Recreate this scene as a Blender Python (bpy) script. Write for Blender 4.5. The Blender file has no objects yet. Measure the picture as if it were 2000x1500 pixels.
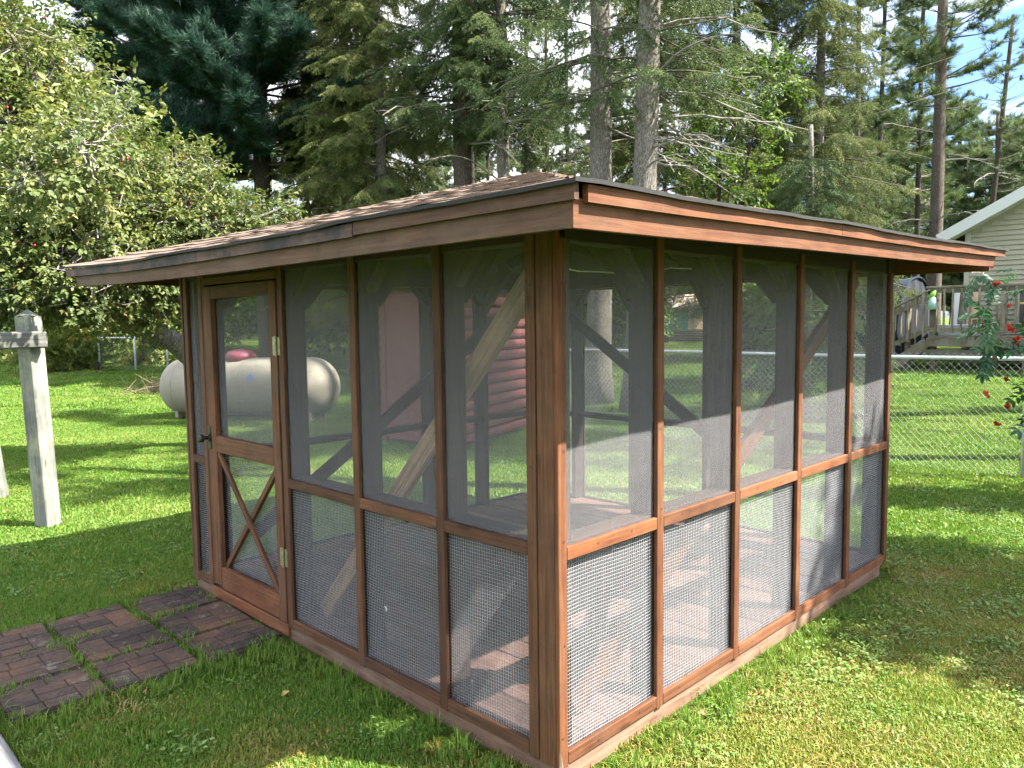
import bpy, bmesh, math, random
import numpy as np
from mathutils import Vector, Matrix, Euler

random.seed(7)
rng = np.random.default_rng(11)
sc = bpy.context.scene
col = sc.collection
R = math.radians

# ------------------------------------------------------------------ camera
CAM = Vector((-1.8877, -1.6567, 1.6))
YAW, PITCH, ROLL, FPX = 0.779683, -0.0795116, -0.0122864, 1496.6
fw = Vector((math.cos(YAW) * math.cos(PITCH), math.sin(YAW) * math.cos(PITCH), math.sin(PITCH)))
rt = Vector((math.sin(YAW), -math.cos(YAW), 0))
up = rt.cross(fw)
cr, sr = math.cos(ROLL), math.sin(ROLL)
rt, up = cr * rt + sr * up, -sr * rt + cr * up
cd = bpy.data.cameras.new('camera')
cam = bpy.data.objects.new('camera', cd)
col.objects.link(cam)
cam.matrix_world = Matrix(((rt.x, up.x, -fw.x, CAM.x), (rt.y, up.y, -fw.y, CAM.y), (rt.z, up.z, -fw.z, CAM.z), (0, 0, 0, 1)))
cd.sensor_fit = 'HORIZONTAL'
cd.sensor_width = 36.0
cd.lens = FPX / 2000 * 36.0
cd.clip_start = 0.05
cd.clip_end = 3000
sc.camera = cam

# ------------------------------------------------------------------ light
SUN_EL = R(50)
SUN_H = Vector((0.52, -0.854, 0)).normalized()
to_sun = Vector((SUN_H.x * math.cos(SUN_EL), SUN_H.y * math.cos(SUN_EL), math.sin(SUN_EL)))
world = bpy.data.worlds.new('World')
sc.world = world
world.use_nodes = True
nt = world.node_tree
for n in list(nt.nodes):
    nt.nodes.remove(n)
wo = nt.nodes.new('ShaderNodeOutputWorld')
bg = nt.nodes.new('ShaderNodeBackground')
sky = nt.nodes.new('ShaderNodeTexSky')
sky.sky_type = 'NISHITA'
sky.sun_disc = False
sky.sun_elevation = SUN_EL
sky.sun_rotation = math.atan2(SUN_H.x, SUN_H.y)
sky.air_density = 1.2
sky.dust_density = 1.0
# broken cloud: white where a noise on the view direction is high
tc = nt.nodes.new('ShaderNodeTexCoord')
mp = nt.nodes.new('ShaderNodeMapping')
mp.inputs['Scale'].default_value = (1.0, 1.0, 2.6)
mp.inputs['Location'].default_value = (1.3, 0.1, 0.4)
mp.inputs['Rotation'].default_value = (0, 0, R(22))
nz = nt.nodes.new('ShaderNodeTexNoise')
nz.inputs['Scale'].default_value = 2.2
nz.inputs['Detail'].default_value = 7
nz.inputs['Roughness'].default_value = 0.55
rampc = nt.nodes.new('ShaderNodeValToRGB')
rampc.color_ramp.elements[0].position = 0.37
rampc.color_ramp.elements[1].position = 0.53
mixc = nt.nodes.new('ShaderNodeMix')
mixc.data_type = 'RGBA'
mixc.inputs[7].default_value = (5.2, 5.4, 5.75, 1)
nt.links.new(tc.outputs['Generated'], mp.inputs['Vector'])
nt.links.new(mp.outputs['Vector'], nz.inputs['Vector'])
nt.links.new(nz.outputs['Fac'], rampc.inputs['Fac'])
nt.links.new(rampc.outputs['Color'], mixc.inputs[0])
skm = nt.nodes.new('ShaderNodeMix')
skm.data_type = 'RGBA'
skm.blend_type = 'MULTIPLY'
skm.inputs[0].default_value = 1.0
skm.inputs[7].default_value = (0.34, 0.43, 0.58, 1)
nt.links.new(sky.outputs['Color'], skm.inputs[6])
nt.links.new(skm.outputs[2], mixc.inputs[6])
nt.links.new(mixc.outputs[2], bg.inputs['Color'])
bg.inputs['Strength'].default_value = 0.115
nt.links.new(bg.outputs['Background'], wo.inputs['Surface'])

sd = bpy.data.lights.new('sun', 'SUN')
sd.energy = 5.0
sd.angle = R(0.53)
sd.color = (1.0, 0.94, 0.84)
sun = bpy.data.objects.new('sun', sd)
col.objects.link(sun)
sun.rotation_euler = to_sun.to_track_quat('Z', 'Y').to_euler()
sun.location = (8, -12, 18)

vs = sc.view_settings
vs.view_transform = 'Standard'
vs.look = 'None'
vs.exposure = 2.5
vs.gamma = 1.0
vs.use_curve_mapping = False
sc.render.engine = 'CYCLES'
cy = sc.cycles
cy.use_denoising = True
try:
    cy.denoiser = 'OPENIMAGEDENOISE'
    cy.denoising_input_passes = 'RGB_ALBEDO_NORMAL'
except Exception:
    pass
cy.max_bounces = 5
cy.diffuse_bounces = 2
cy.glossy_bounces = 2
cy.transmission_bounces = 3
cy.transparent_max_bounces = 16
cy.caustics_reflective = False
cy.caustics_refractive = False
cy.use_adaptive_sampling = True
cy.adaptive_threshold = 0.03


# ------------------------------------------------------------------ helpers
W = {}


def link(name, data, parent=None, mat=None, world=None, kind=None):
    o = bpy.data.objects.new(name, data)
    col.objects.link(o)
    m = world if world is not None else Matrix()
    W[o.name] = m.copy()
    if parent is not None:
        o.parent = parent
        o.matrix_parent_inverse = W[parent.name].inverted()
    o.matrix_basis = m
    if mat is not None and data is not None and len(data.materials) == 0:
        data.materials.append(mat)
    if kind:
        o['kind'] = kind
    return o


def thing(name, loc, label, cat, group=None, kind=None):
    o = link(name, None, world=Matrix.Translation(loc))
    o.empty_display_size = 0.2
    tag(o, label, cat, group, kind)
    return o


def tag(o, label=None, cat=None, group=None, kind=None):
    if label:
        o['label'] = label
    if cat:
        o['category'] = cat
    if group:
        o['group'] = group
    if kind:
        o['kind'] = kind
    return o


def copy_tree(o, loc, rz=0.0, s=1.0, label=None):
    """copy a thing and its parts to another place"""
    c = o.copy()
    col.objects.link(c)
    c.matrix_basis = Matrix.Translation(loc) @ Matrix.Rotation(rz, 4, 'Z') @ Matrix.Scale(s, 4)
    if label:
        c['label'] = label
    for ch in o.children:
        d = ch.copy()
        col.objects.link(d)
        d.parent = c
        d.matrix_parent_inverse = ch.matrix_parent_inverse.copy()
        for g in ch.children:
            e = g.copy()
            col.objects.link(e)
            e.parent = d
            e.matrix_parent_inverse = g.matrix_parent_inverse.copy()
    return c


def mesh(name, v, f, smooth=False):
    me = bpy.data.meshes.new(name)
    me.from_pydata([tuple(p) for p in v], [], [tuple(q) for q in f])
    me.update()
    if smooth:
        me.polygons.foreach_set('use_smooth', [True] * len(me.polygons))
    return me


def tri_mesh(name, V, F):
    V = np.asarray(V, np.float32)
    F = np.asarray(F, np.int32)
    me = bpy.data.meshes.new(name)
    me.vertices.add(len(V))
    me.vertices.foreach_set('co', V.ravel())
    k = F.shape[1]
    me.loops.add(F.size)
    me.loops.foreach_set('vertex_index', F.ravel())
    me.polygons.add(len(F))
    me.polygons.foreach_set('loop_start', np.arange(0, F.size, k, dtype=np.int32))
    me.polygons.foreach_set('loop_total', np.full(len(F), k, np.int32))
    me.update(calc_edges=True)
    me.validate()
    return me


_boxcache = {}


def box_mesh(l, w, t, bev=0.002):
    key = (round(l, 4), round(w, 4), round(t, 4), bev)
    if key in _boxcache:
        return _boxcache[key].copy()
    bm = bmesh.new()
    bmesh.ops.create_cube(bm, size=1.0)
    bmesh.ops.scale(bm, vec=(l, w, t), verts=bm.verts)
    if bev:
        bmesh.ops.bevel(bm, geom=bm.edges[:], offset=bev, segments=1, affect='EDGES', profile=0.5)
    me = bpy.data.meshes.new('board')
    bm.to_mesh(me)
    bm.free()
    _boxcache[key] = me
    return me.copy()


def board(name, p0, p1, w, t, wdir, mat, parent, bev=0.002, kind=None):
    """a board from p0 to p1; w measured along wdir, t across"""
    p0, p1 = Vector(p0), Vector(p1)
    x = (p1 - p0)
    L = x.length
    x.normalize()
    wd = Vector(wdir)
    wd = (wd - x * wd.dot(x)).normalized()
    z = x.cross(wd)
    c = (p0 + p1) / 2
    M = Matrix(((x.x, wd.x, z.x, c.x), (x.y, wd.y, z.y, c.y), (x.z, wd.z, z.z, c.z), (0, 0, 0, 1)))
    return link(name, box_mesh(L, w, t, bev), parent, mat, M, kind)


def bbox_obj(name, lo, hi, mat, parent, bev=0.003, kind=None):
    """axis aligned block"""
    lo, hi = Vector(lo), Vector(hi)
    d = hi - lo
    c = (lo + hi) / 2
    ax = max(range(3), key=lambda i: d[i])
    if ax == 0:
        return board(name, (lo.x, c.y, c.z), (hi.x, c.y, c.z), d.y, d.z, (0, 1, 0), mat, parent, bev, kind)
    if ax == 1:
        return board(name, (c.x, lo.y, c.z), (c.x, hi.y, c.z), d.x, d.z, (1, 0, 0), mat, parent, bev, kind)
    return board(name, (c.x, c.y, lo.z), (c.x, c.y, hi.z), d.x, d.y, (1, 0, 0), mat, parent, bev, kind)


def tube_arrays(pts, radii, n=8, base=0, cap=True, jit=0.0):
    pts = [Vector(p) for p in pts]
    V, F = [], []
    ref = Vector((0, 0, 1)) if abs((pts[-1] - pts[0]).normalized().z) < 0.9 else Vector((1, 0, 0))
    for i, p in enumerate(pts):
        d = (pts[min(i + 1, len(pts) - 1)] - pts[max(i - 1, 0)]).normalized()
        a = d.cross(ref).normalized()
        b = d.cross(a)
        for k in range(n):
            th = 2 * math.pi * k / n
            r = radii[i] * (1 + jit * (random.random() - 0.5))
            V.append(p + a * (r * math.cos(th)) + b * (r * math.sin(th)))
    for i in range(len(pts) - 1):
        for k in range(n):
            k2 = (k + 1) % n
            F.append((base + i * n + k, base + i * n + k2, base + (i + 1) * n + k2, base + (i + 1) * n + k))
    if cap:
        F.append(tuple(base + k for k in reversed(range(n))))
        F.append(tuple(base + (len(pts) - 1) * n + k for k in range(n)))
    return V, F


class Acc:
    def __init__(s):
        s.V, s.F = [], []

    def tube(s, pts, radii, n=6, cap=False, jit=0.0):
        if not hasattr(radii, '__len__'):
            radii = [radii] * len(pts)
        v, f = tube_arrays(pts, radii, n, len(s.V), cap, jit)
        s.V += v
        s.F += f

    def box(s, lo, hi):
        b = len(s.V)
        for z in (lo[2], hi[2]):
            for y in (lo[1], hi[1]):
                for x in (lo[0], hi[0]):
                    s.V.append(Vector((x, y, z)))
        for q in ((0, 2, 3, 1), (4, 5, 7, 6), (0, 1, 5, 4), (2, 6, 7, 3), (0, 4, 6, 2), (1, 3, 7, 5)):
            s.F.append(tuple(b + i for i in q))

    def poly(s, pts):
        b = len(s.V)
        s.V += [Vector(p) for p in pts]
        s.F.append(tuple(range(b, b + len(pts))))

    def mesh(s, name, smooth=False):
        return mesh(name, s.V, s.F, smooth)


def curve_pts(p0, p1, sag, n=10, side=(0, 0, 1)):
    p0, p1, sd_ = Vector(p0), Vector(p1), Vector(side)
    return [p0.lerp(p1, i / n) + sd_ * (sag * 4 * (i / n) * (1 - i / n)) for i in range(n + 1)]


# ------------------------------------------------------------------ materials
def newmat(name):
    m = bpy.data.materials.new(name)
    m.use_nodes = True
    t = m.node_tree
    b = t.nodes['Principled BSDF']
    return m, t, b


def N(t, typ, **kw):
    n = t.nodes.new(typ)
    for k, v in kw.items():
        if k in n.inputs:
            n.inputs[k].default_value = v
        else:
            setattr(n, k, v)
    return n


def ramp(t, fac, stops):
    r = t.nodes.new('ShaderNodeValToRGB')
    e = r.color_ramp.elements
    while len(e) < len(stops):
        e.new(0.5)
    for i, (p, c) in enumerate(stops):
        e[i].position = p
        e[i].color = (*c, 1)
    t.links.new(fac, r.inputs['Fac'])
    return r.outputs['Color']


def mixrgb(t, fac, a, b, mode='MIX'):
    m = t.nodes.new('ShaderNodeMix')
    m.data_type = 'RGBA'
    m.blend_type = mode
    for sock, v in ((0, fac), (6, a), (7, b)):
        if isinstance(v, (int, float)):
            m.inputs[sock].default_value = v
        elif isinstance(v, tuple):
            m.inputs[sock].default_value = (*v, 1)
        else:
            t.links.new(v, m.inputs[sock])
    return m.outputs[2]


def wood(name, c1, c2, c3, rough=0.75, wear=None, wear_amt=0.4, grain=1.0, bump=0.35, knots=True):
    """stained wood, grain along the board's own x axis, every board different"""
    m, t, b = newmat(name)
    tc = N(t, 'ShaderNodeTexCoord')
    oi = N(t, 'ShaderNodeObjectInfo')
    ad = N(t, 'ShaderNodeVectorMath', operation='ADD')
    sc_ = N(t, 'ShaderNodeVectorMath', operation='SCALE')
    cmb = N(t, 'ShaderNodeCombineXYZ')
    for i in range(3):
        t.links.new(oi.outputs['Random'], cmb.inputs[i])
    t.links.new(cmb.outputs[0], sc_.inputs[0])
    sc_.inputs['Scale'].default_value = 37.0
    t.links.new(tc.outputs['Object'], ad.inputs[0])
    t.links.new(sc_.outputs[0], ad.inputs[1])
    mp = N(t, 'ShaderNodeMapping')
    mp.inputs['Scale'].default_value = (2.6 * grain, 60 * grain, 60 * grain)
    t.links.new(ad.outputs[0], mp.inputs['Vector'])
    n1 = N(t, 'ShaderNodeTexNoise', Scale=1.0, Detail=8.0, Roughness=0.65, Distortion=0.8)
    t.links.new(mp.outputs[0], n1.inputs['Vector'])
    n2 = N(t, 'ShaderNodeTexNoise', Scale=5.5, Detail=5.0, Roughness=0.6)
    t.links.new(ad.outputs[0], n2.inputs['Vector'])
    mp3 = N(t, 'ShaderNodeMapping')
    mp3.inputs['Scale'].default_value = (6, 150, 150)
    t.links.new(ad.outputs[0], mp3.inputs['Vector'])
    n3 = N(t, 'ShaderNodeTexNoise', Scale=1.0, Detail=3.0)
    t.links.new(mp3.outputs[0], n3.inputs['Vector'])
    cgr = ramp(t, n1.outputs['Fac'], [(0.3, c1), (0.52, c2), (0.72, c3)])
    dark = ramp(t, n3.outputs['Fac'], [(0.30, (0.62, 0.6, 0.58)), (0.5, (1, 1, 1))])
    c = mixrgb(t, 0.8, cgr, dark, 'MULTIPLY')
    blot = ramp(t, n2.outputs['Fac'], [(0.36, (0.72, 0.68, 0.66)), (0.6, (1.08, 1.05, 1.02))])
    c = mixrgb(t, 0.75, c, blot, 'MULTIPLY')
    if knots:
        mk = N(t, 'ShaderNodeMapping')
        mk.inputs['Scale'].default_value = (2.6, 9, 9)
        t.links.new(ad.outputs[0], mk.inputs['Vector'])
        vo = N(t, 'ShaderNodeTexVoronoi', Scale=1.0)
        t.links.new(mk.outputs[0], vo.inputs['Vector'])
        kn = ramp(t, vo.outputs['Distance'], [(0.05, (0.35, 0.3, 0.28)), (0.13, (1, 1, 1))])
        c = mixrgb(t, 0.8, c, kn, 'MULTIPLY')
    if wear:
        n4 = N(t, 'ShaderNodeTexNoise', Scale=3.2, Detail=7.0, Roughness=0.7)
        t.links.new(ad.outputs[0], n4.inputs['Vector'])
        wf = ramp(t, n4.outputs['Fac'], [(0.46 if wear_amt < 1 else 0.38, (0, 0, 0)), (0.66 if wear_amt < 1 else 0.58, (min(1, wear_amt) * (1 if wear_amt < 1 else .9),) * 3)])
        c = mixrgb(t, wf, c, wear)
    hv = N(t, 'ShaderNodeHueSaturation')
    mr = N(t, 'ShaderNodeMapRange')
    mr.inputs['To Min'].default_value = 0.68
    mr.inputs['To Max'].default_value = 1.28
    t.links.new(oi.outputs['Random'], mr.inputs['Value'])
    t.links.new(mr.outputs[0], hv.inputs['Value'])
    t.links.new(c, hv.inputs['Color'])
    t.links.new(hv.outputs[0], b.inputs['Base Color'])
    b.inputs['Roughness'].default_value = rough
    b.inputs['Specular IOR Level'].default_value = 0.35
    bp = N(t, 'ShaderNodeBump', Strength=bump, Distance=0.004)
    t.links.new(n1.outputs['Fac'], bp.inputs['Height'])
    t.links.new(bp.outputs[0], b.inputs['Normal'])
    return m


def plain(name, c, rough=0.6, var=0.25, scale=8.0, metal=0.0, bump=0.0, coord='Object', c2=None, spec=0.5, detail=6.0):
    m, t, b = newmat(name)
    tc = N(t, 'ShaderNodeTexCoord')
    n1 = N(t, 'ShaderNodeTexNoise', Scale=scale, Detail=detail, Roughness=0.65)
    t.links.new(tc.outputs[coord], n1.inputs['Vector'])
    a = c2 if c2 else tuple(x * (1 - var) for x in c)
    bcol = tuple(min(1, x * (1 + var)) for x in c)
    cc = ramp(t, n1.outputs['Fac'], [(0.33, a), (0.66, bcol)])
    t.links.new(cc, b.inputs['Base Color'])
    b.inputs['Roughness'].default_value = rough
    b.inputs['Metallic'].default_value = metal
    b.inputs['Specular IOR Level'].default_value = spec
    if bump:
        bp = N(t, 'ShaderNodeBump', Strength=bump, Distance=0.02)
        t.links.new(n1.outputs['Fac'], bp.inputs['Height'])
        t.links.new(bp.outputs[0], b.inputs['Normal'])
    return m


def leafmat(name, c1, c2, c3, transl=0.35, rough=0.55, wscale=0.6, spec=0.3):
    """foliage: colour by instance and by a world scale noise, partly translucent"""
    m, t, b = newmat(name)
    oi = N(t, 'ShaderNodeObjectInfo')
    ge = N(t, 'ShaderNodeNewGeometry')
    n1 = N(t, 'ShaderNodeTexNoise', Scale=wscale, Detail=4.0, Roughness=0.7)
    t.links.new(ge.outputs['Position'], n1.inputs['Vector'])
    n2 = N(t, 'ShaderNodeTexNoise', Scale=23.0, Detail=2.0)
    t.links.new(ge.outputs['Position'], n2.inputs['Vector'])
    m1 = N(t, 'ShaderNodeMath', operation='MULTIPLY')
    m1.inputs[1].default_value = 0.30
    t.links.new(oi.outputs['Random'], m1.inputs[0])
    m2 = N(t, 'ShaderNodeMath', operation='MULTIPLY_ADD')
    m2.inputs[1].default_value = 0.45
    t.links.new(n1.outputs['Fac'], m2.inputs[0])
    t.links.new(m1.outputs[0], m2.inputs[2])
    m3 = N(t, 'ShaderNodeMath', operation='MULTIPLY_ADD')
    m3.inputs[1].default_value = 0.38
    t.links.new(n2.outputs['Fac'], m3.inputs[0])
    t.links.new(m2.outputs[0], m3.inputs[2])
    c = ramp(t, m3.outputs[0], [(0.36, c1), (0.56, c2), (0.76, c3)])
    t.links.new(c, b.inputs['Base Color'])
    b.inputs['Roughness'].default_value = rough
    b.inputs['Specular IOR Level'].default_value = spec
    tr = N(t, 'ShaderNodeBsdfTranslucent')
    hs = N(t, 'ShaderNodeHueSaturation', Saturation=1.15, Value=1.25)
    t.links.new(c, hs.inputs['Color'])
    t.links.new(hs.outputs[0], tr.inputs['Color'])
    mx = N(t, 'ShaderNodeMixShader')
    mx.inputs[0].default_value = transl
    t.links.new(b.outputs[0], mx.inputs[1])
    t.links.new(tr.outputs[0], mx.inputs[2])
    out = t.nodes['Material Output']
    t.links.new(mx.outputs[0], out.inputs['Surface'])
    return m


M = {}
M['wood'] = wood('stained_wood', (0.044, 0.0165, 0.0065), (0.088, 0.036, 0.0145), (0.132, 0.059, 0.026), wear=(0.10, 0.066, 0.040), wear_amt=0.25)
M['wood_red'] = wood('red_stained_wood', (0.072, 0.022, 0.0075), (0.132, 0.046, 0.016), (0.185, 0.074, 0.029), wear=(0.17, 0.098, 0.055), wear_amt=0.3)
M['wood_grey'] = wood('faded_fascia_wood', (0.046, 0.021, 0.011), (0.085, 0.042, 0.022), (0.125, 0.066, 0.036), wear=(0.105, 0.072, 0.044), wear_amt=0.5)
M['wood_black'] = wood('mildewed_trim_wood', (0.06, 0.032, 0.022), (0.11, 0.062, 0.045), (0.155, 0.095, 0.068), wear=(0.010, 0.010, 0.012), wear_amt=1.0)
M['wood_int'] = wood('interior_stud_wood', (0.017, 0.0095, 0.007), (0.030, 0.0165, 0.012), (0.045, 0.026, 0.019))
M['wood_pale'] = wood('pale_brace_wood', (0.14, 0.085, 0.046), (0.22, 0.14, 0.08), (0.29, 0.19, 0.11))
M['floor'] = wood('floor_plank_wood', (0.055, 0.028, 0.021), (0.10, 0.053, 0.041), (0.14, 0.079, 0.062), wear=(0.165, 0.115, 0.095), wear_amt=0.4, rough=0.85)
M['base'] = wood('weathered_base_wood', (0.10, 0.056, 0.036), (0.17, 0.098, 0.064), (0.23, 0.14, 0.094), wear=(0.18, 0.14, 0.10), wear_amt=0.6, rough=0.9)
M['deckwood'] = wood('grey_deck_wood', (0.095, 0.082, 0.060), (0.17, 0.148, 0.112), (0.24, 0.212, 0.165), rough=0.85, wear=(0.25, 0.26, 0.22), wear_amt=0.5)
M['postwood'] = wood('weathered_post_wood', (0.08, 0.088, 0.08), (0.15, 0.16, 0.145), (0.22, 0.225, 0.20), rough=0.9, wear=(0.36, 0.37, 0.22), wear_amt=0.5, grain=0.6)
M['whitewood'] = wood('bleached_plank', (0.13, 0.13, 0.135), (0.18, 0.18, 0.185), (0.23, 0.23, 0.235), rough=0.85, knots=False)
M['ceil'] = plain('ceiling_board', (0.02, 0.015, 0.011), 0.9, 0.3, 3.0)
M['shingle_edge'] = plain('shingle_edge', (0.012, 0.012, 0.012), 0.9, 0.3, 30.0)
M['galv'] = plain('galvanised_wire', (0.27, 0.285, 0.30), 0.5, 0.1, 20.0, metal=0.0)
M['galv_dull'] = plain('galvanised_pipe', (0.52, 0.55, 0.56), 0.5, 0.15, 12.0, metal=0.4)
M['black'] = plain('black_metal', (0.012, 0.012, 0.013), 0.4, 0.2, 20.0)
M['brass'] = plain('tarnished_hinge', (0.24, 0.22, 0.13), 0.45, 0.35, 60.0, metal=0.5)
M['nail'] = plain('nail_head', (0.035, 0.02, 0.014), 0.7, 0.2, 30.0)
M['cord'] = plain('white_cord', (0.72, 0.71, 0.68), 0.5, 0.05, 10.0)
M['tank'] = plain('tank_paint', (0.25, 0.232, 0.185), 0.7, 0.10, 3.0, spec=0.2)
M['tank_dome'] = plain('tank_dome_plastic', (0.22, 0.045, 0.07), 0.45, 0.15, 6.0)
M['red_log'] = plain('red_log_paint', (0.105, 0.022, 0.024), 0.95, 0.18, 5.0, bump=0.1)
M['red_door'] = plain('red_door_paint', (0.115, 0.026, 0.028), 0.75, 0.14, 6.0)
M['tarp'] = plain('blue_grey_tarp', (0.019, 0.027, 0.045), 0.9, 0.2, 2.0, spec=0.1)
M['tarp_dark'] = plain('dark_tarp_end', (0.009, 0.012, 0.02), 0.6, 0.3, 2.0)
M['siding'] = plain('cream_siding', (0.285, 0.28, 0.205), 0.6, 0.05, 2.0)
M['siding_trim'] = plain('siding_corner_trim', (0.34, 0.34, 0.26), 0.6, 0.04, 2.0)
M['white_trim'] = plain('white_trim', (0.50, 0.52, 0.53), 0.5, 0.03, 2.0)
M['roof_dark'] = plain('dark_shingles', (0.045, 0.042, 0.04), 0.9, 0.3, 12.0)
M['glass'] = plain('dark_window_glass', (0.10, 0.095, 0.09), 0.12, 0.25, 3.0)
M['red_plastic'] = plain('red_plastic', (0.62, 0.03, 0.05), 0.35, 0.08, 5.0)
M['yellow'] = plain('yellow_plastic', (0.75, 0.60, 0.10), 0.4, 0.08, 5.0)
M['teal'] = plain('pale_teal_plastic', (0.28, 0.46, 0.42), 0.4, 0.1, 10.0)
M['green_plastic'] = plain('green_plastic', (0.18, 0.42, 0.05), 0.4, 0.1, 10.0)
M['tin'] = plain('tin_roof', (0.58, 0.57, 0.54), 0.5, 0.2, 1.2, metal=0.2, c2=(0.25, 0.17, 0.11))
M['tan_wall'] = plain('tan_boards', (0.42, 0.30, 0.20), 0.85, 0.25, 2.0)
M['green_wall'] = plain('green_boards', (0.09, 0.20, 0.15), 0.8, 0.2, 2.0)
M['stick'] = plain('twig_bark', (0.25, 0.23, 0.205), 0.9, 0.35, 9.0)
M['dark_stick'] = plain('dark_twig_bark', (0.075, 0.062, 0.05), 0.9, 0.3, 9.0)
M['dead_stick'] = plain('dead_branch_bark', (0.17, 0.155, 0.135), 0.9, 0.3, 9.0)
M['soil'] = plain('brush_litter', (0.13, 0.10, 0.06), 0.95, 0.4, 4.0)


def screen_mat():
    m, t, b = newmat('insect_screen')
    tc = N(t, 'ShaderNodeTexCoord')
    mp = N(t, 'ShaderNodeMapping')
    mp.inputs['Scale'].default_value = (3, 3, 90)
    t.links.new(tc.outputs['Object'], mp.inputs['Vector'])
    n1 = N(t, 'ShaderNodeTexNoise', Scale=1.0, Detail=4.0)
    t.links.new(mp.outputs[0], n1.inputs['Vector'])
    mp2 = N(t, 'ShaderNodeMapping')
    mp2.inputs['Scale'].default_value = (110, 110, 4)
    t.links.new(tc.outputs['Object'], mp2.inputs['Vector'])
    n2 = N(t, 'ShaderNodeTexNoise', Scale=1.0, Detail=4.0)
    t.links.new(mp2.outputs[0], n2.inputs['Vector'])
    n3 = N(t, 'ShaderNodeTexNoise', Scale=3.0, Detail=3.0)
    t.links.new(tc.outputs['Object'], n3.inputs['Vector'])
    a = N(t, 'ShaderNodeMath', operation='ADD')
    t.links.new(n1.outputs['Fac'], a.inputs[0])
    t.links.new(n2.outputs['Fac'], a.inputs[1])
    a2 = N(t, 'ShaderNodeMath', operation='ADD')
    t.links.new(a.outputs[0], a2.inputs[0])
    t.links.new(n3.outputs['Fac'], a2.inputs[1])
    mr = N(t, 'ShaderNodeMapRange')
    mr.inputs['From Min'].default_value = 0.95
    mr.inputs['From Max'].default_value = 2.05
    mr.inputs['To Min'].default_value = 0.23
    mr.inputs['To Max'].default_value = 0.40
    t.links.new(a2.outputs[0], mr.inputs['Value'])
    tp = N(t, 'ShaderNodeBsdfTransparent')
    df = N(t, 'ShaderNodeBsdfDiffuse')
    df.inputs['Color'].default_value = (0.27, 0.267, 0.28, 1)
    tl = N(t, 'ShaderNodeBsdfTranslucent')
    tl.inputs['Color'].default_value = (0.18, 0.178, 0.185, 1)
    m0 = N(t, 'ShaderNodeMixShader')
    m0.inputs[0].default_value = 0.25
    t.links.new(df.outputs[0], m0.inputs[1])
    t.links.new(tl.outputs[0], m0.inputs[2])
    mx = N(t, 'ShaderNodeMixShader')
    t.links.new(mr.outputs[0], mx.inputs[0])
    t.links.new(tp.outputs[0], mx.inputs[1])
    t.links.new(m0.outputs[0], mx.inputs[2])
    t.links.new(mx.outputs[0], t.nodes['Material Output'].inputs['Surface'])
    return m


M['screen'] = screen_mat()


def shingle_mat():
    m, t, b = newmat('tan_shingles')
    tc = N(t, 'ShaderNodeTexCoord')
    n1 = N(t, 'ShaderNodeTexNoise', Scale=260.0, Detail=2.0)
    t.links.new(tc.outputs['Object'], n1.inputs['Vector'])
    n2 = N(t, 'ShaderNodeTexNoise', Scale=6.0, Detail=5.0)
    t.links.new(tc.outputs['Object'], n2.inputs['Vector'])
    c = ramp(t, n1.outputs['Fac'], [(0.3, (0.065, 0.042, 0.030)), (0.55, (0.145, 0.098, 0.068)), (0.75, (0.22, 0.16, 0.118))])
    d = ramp(t, n2.outputs['Fac'], [(0.35, (0.6, 0.58, 0.55)), (0.6, (1, 1, 1))])
    c = mixrgb(t, 0.8, c, d, 'MULTIPLY')
    t.links.new(c, b.inputs['Base Color'])
    b.inputs['Roughness'].default_value = 0.95
    bp = N(t, 'ShaderNodeBump', Strength=0.6, Distance=0.004)
    t.links.new(n1.outputs['Fac'], bp.inputs['Height'])
    t.links.new(bp.outputs[0], b.inputs['Normal'])
    return m


M['shingle'] = shingle_mat()


def bark_mat(name, c1, c2, c3, vs=20.0, hs=8.0):
    m, t, b = newmat(name)
    tc = N(t, 'ShaderNodeTexCoord')
    mp = N(t, 'ShaderNodeMapping')
    mp.inputs['Scale'].default_value = (vs, vs, hs)
    t.links.new(tc.outputs['Object'], mp.inputs['Vector'])
    n1 = N(t, 'ShaderNodeTexNoise', Scale=2.2, Detail=8.0, Roughness=0.75)
    t.links.new(mp.outputs[0], n1.inputs['Vector'])
    vo = N(t, 'ShaderNodeTexVoronoi', Scale=2.6)
    t.links.new(mp.outputs[0], vo.inputs['Vector'])
    n2 = N(t, 'ShaderNodeTexNoise', Scale=1.3, Detail=3.0)
    t.links.new(tc.outputs['Object'], n2.inputs['Vector'])
    c = ramp(t, n1.outputs['Fac'], [(0.34, c1), (0.5, c2), (0.66, c3)])
    d = ramp(t, vo.outputs['Distance'], [(0.15, (1, 1, 1)), (0.62, (0.5, 0.48, 0.46))])
    c = mixrgb(t, 0.7, c, d, 'MULTIPLY')
    e = ramp(t, n2.outputs['Fac'], [(0.4, (0.7, 0.72, 0.62)), (0.6, (1, 1, 1))])
    c = mixrgb(t, 0.6, c, e, 'MULTIPLY')
    t.links.new(c, b.inputs['Base Color'])
    b.inputs['Roughness'].default_value = 0.95
    b.inputs['Specular IOR Level'].default_value = 0.15
    bp = N(t, 'ShaderNodeBump', Strength=0.9, Distance=0.03)
    t.links.new(n1.outputs['Fac'], bp.inputs['Height'])
    t.links.new(bp.outputs[0], b.inputs['Normal'])
    return m


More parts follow.
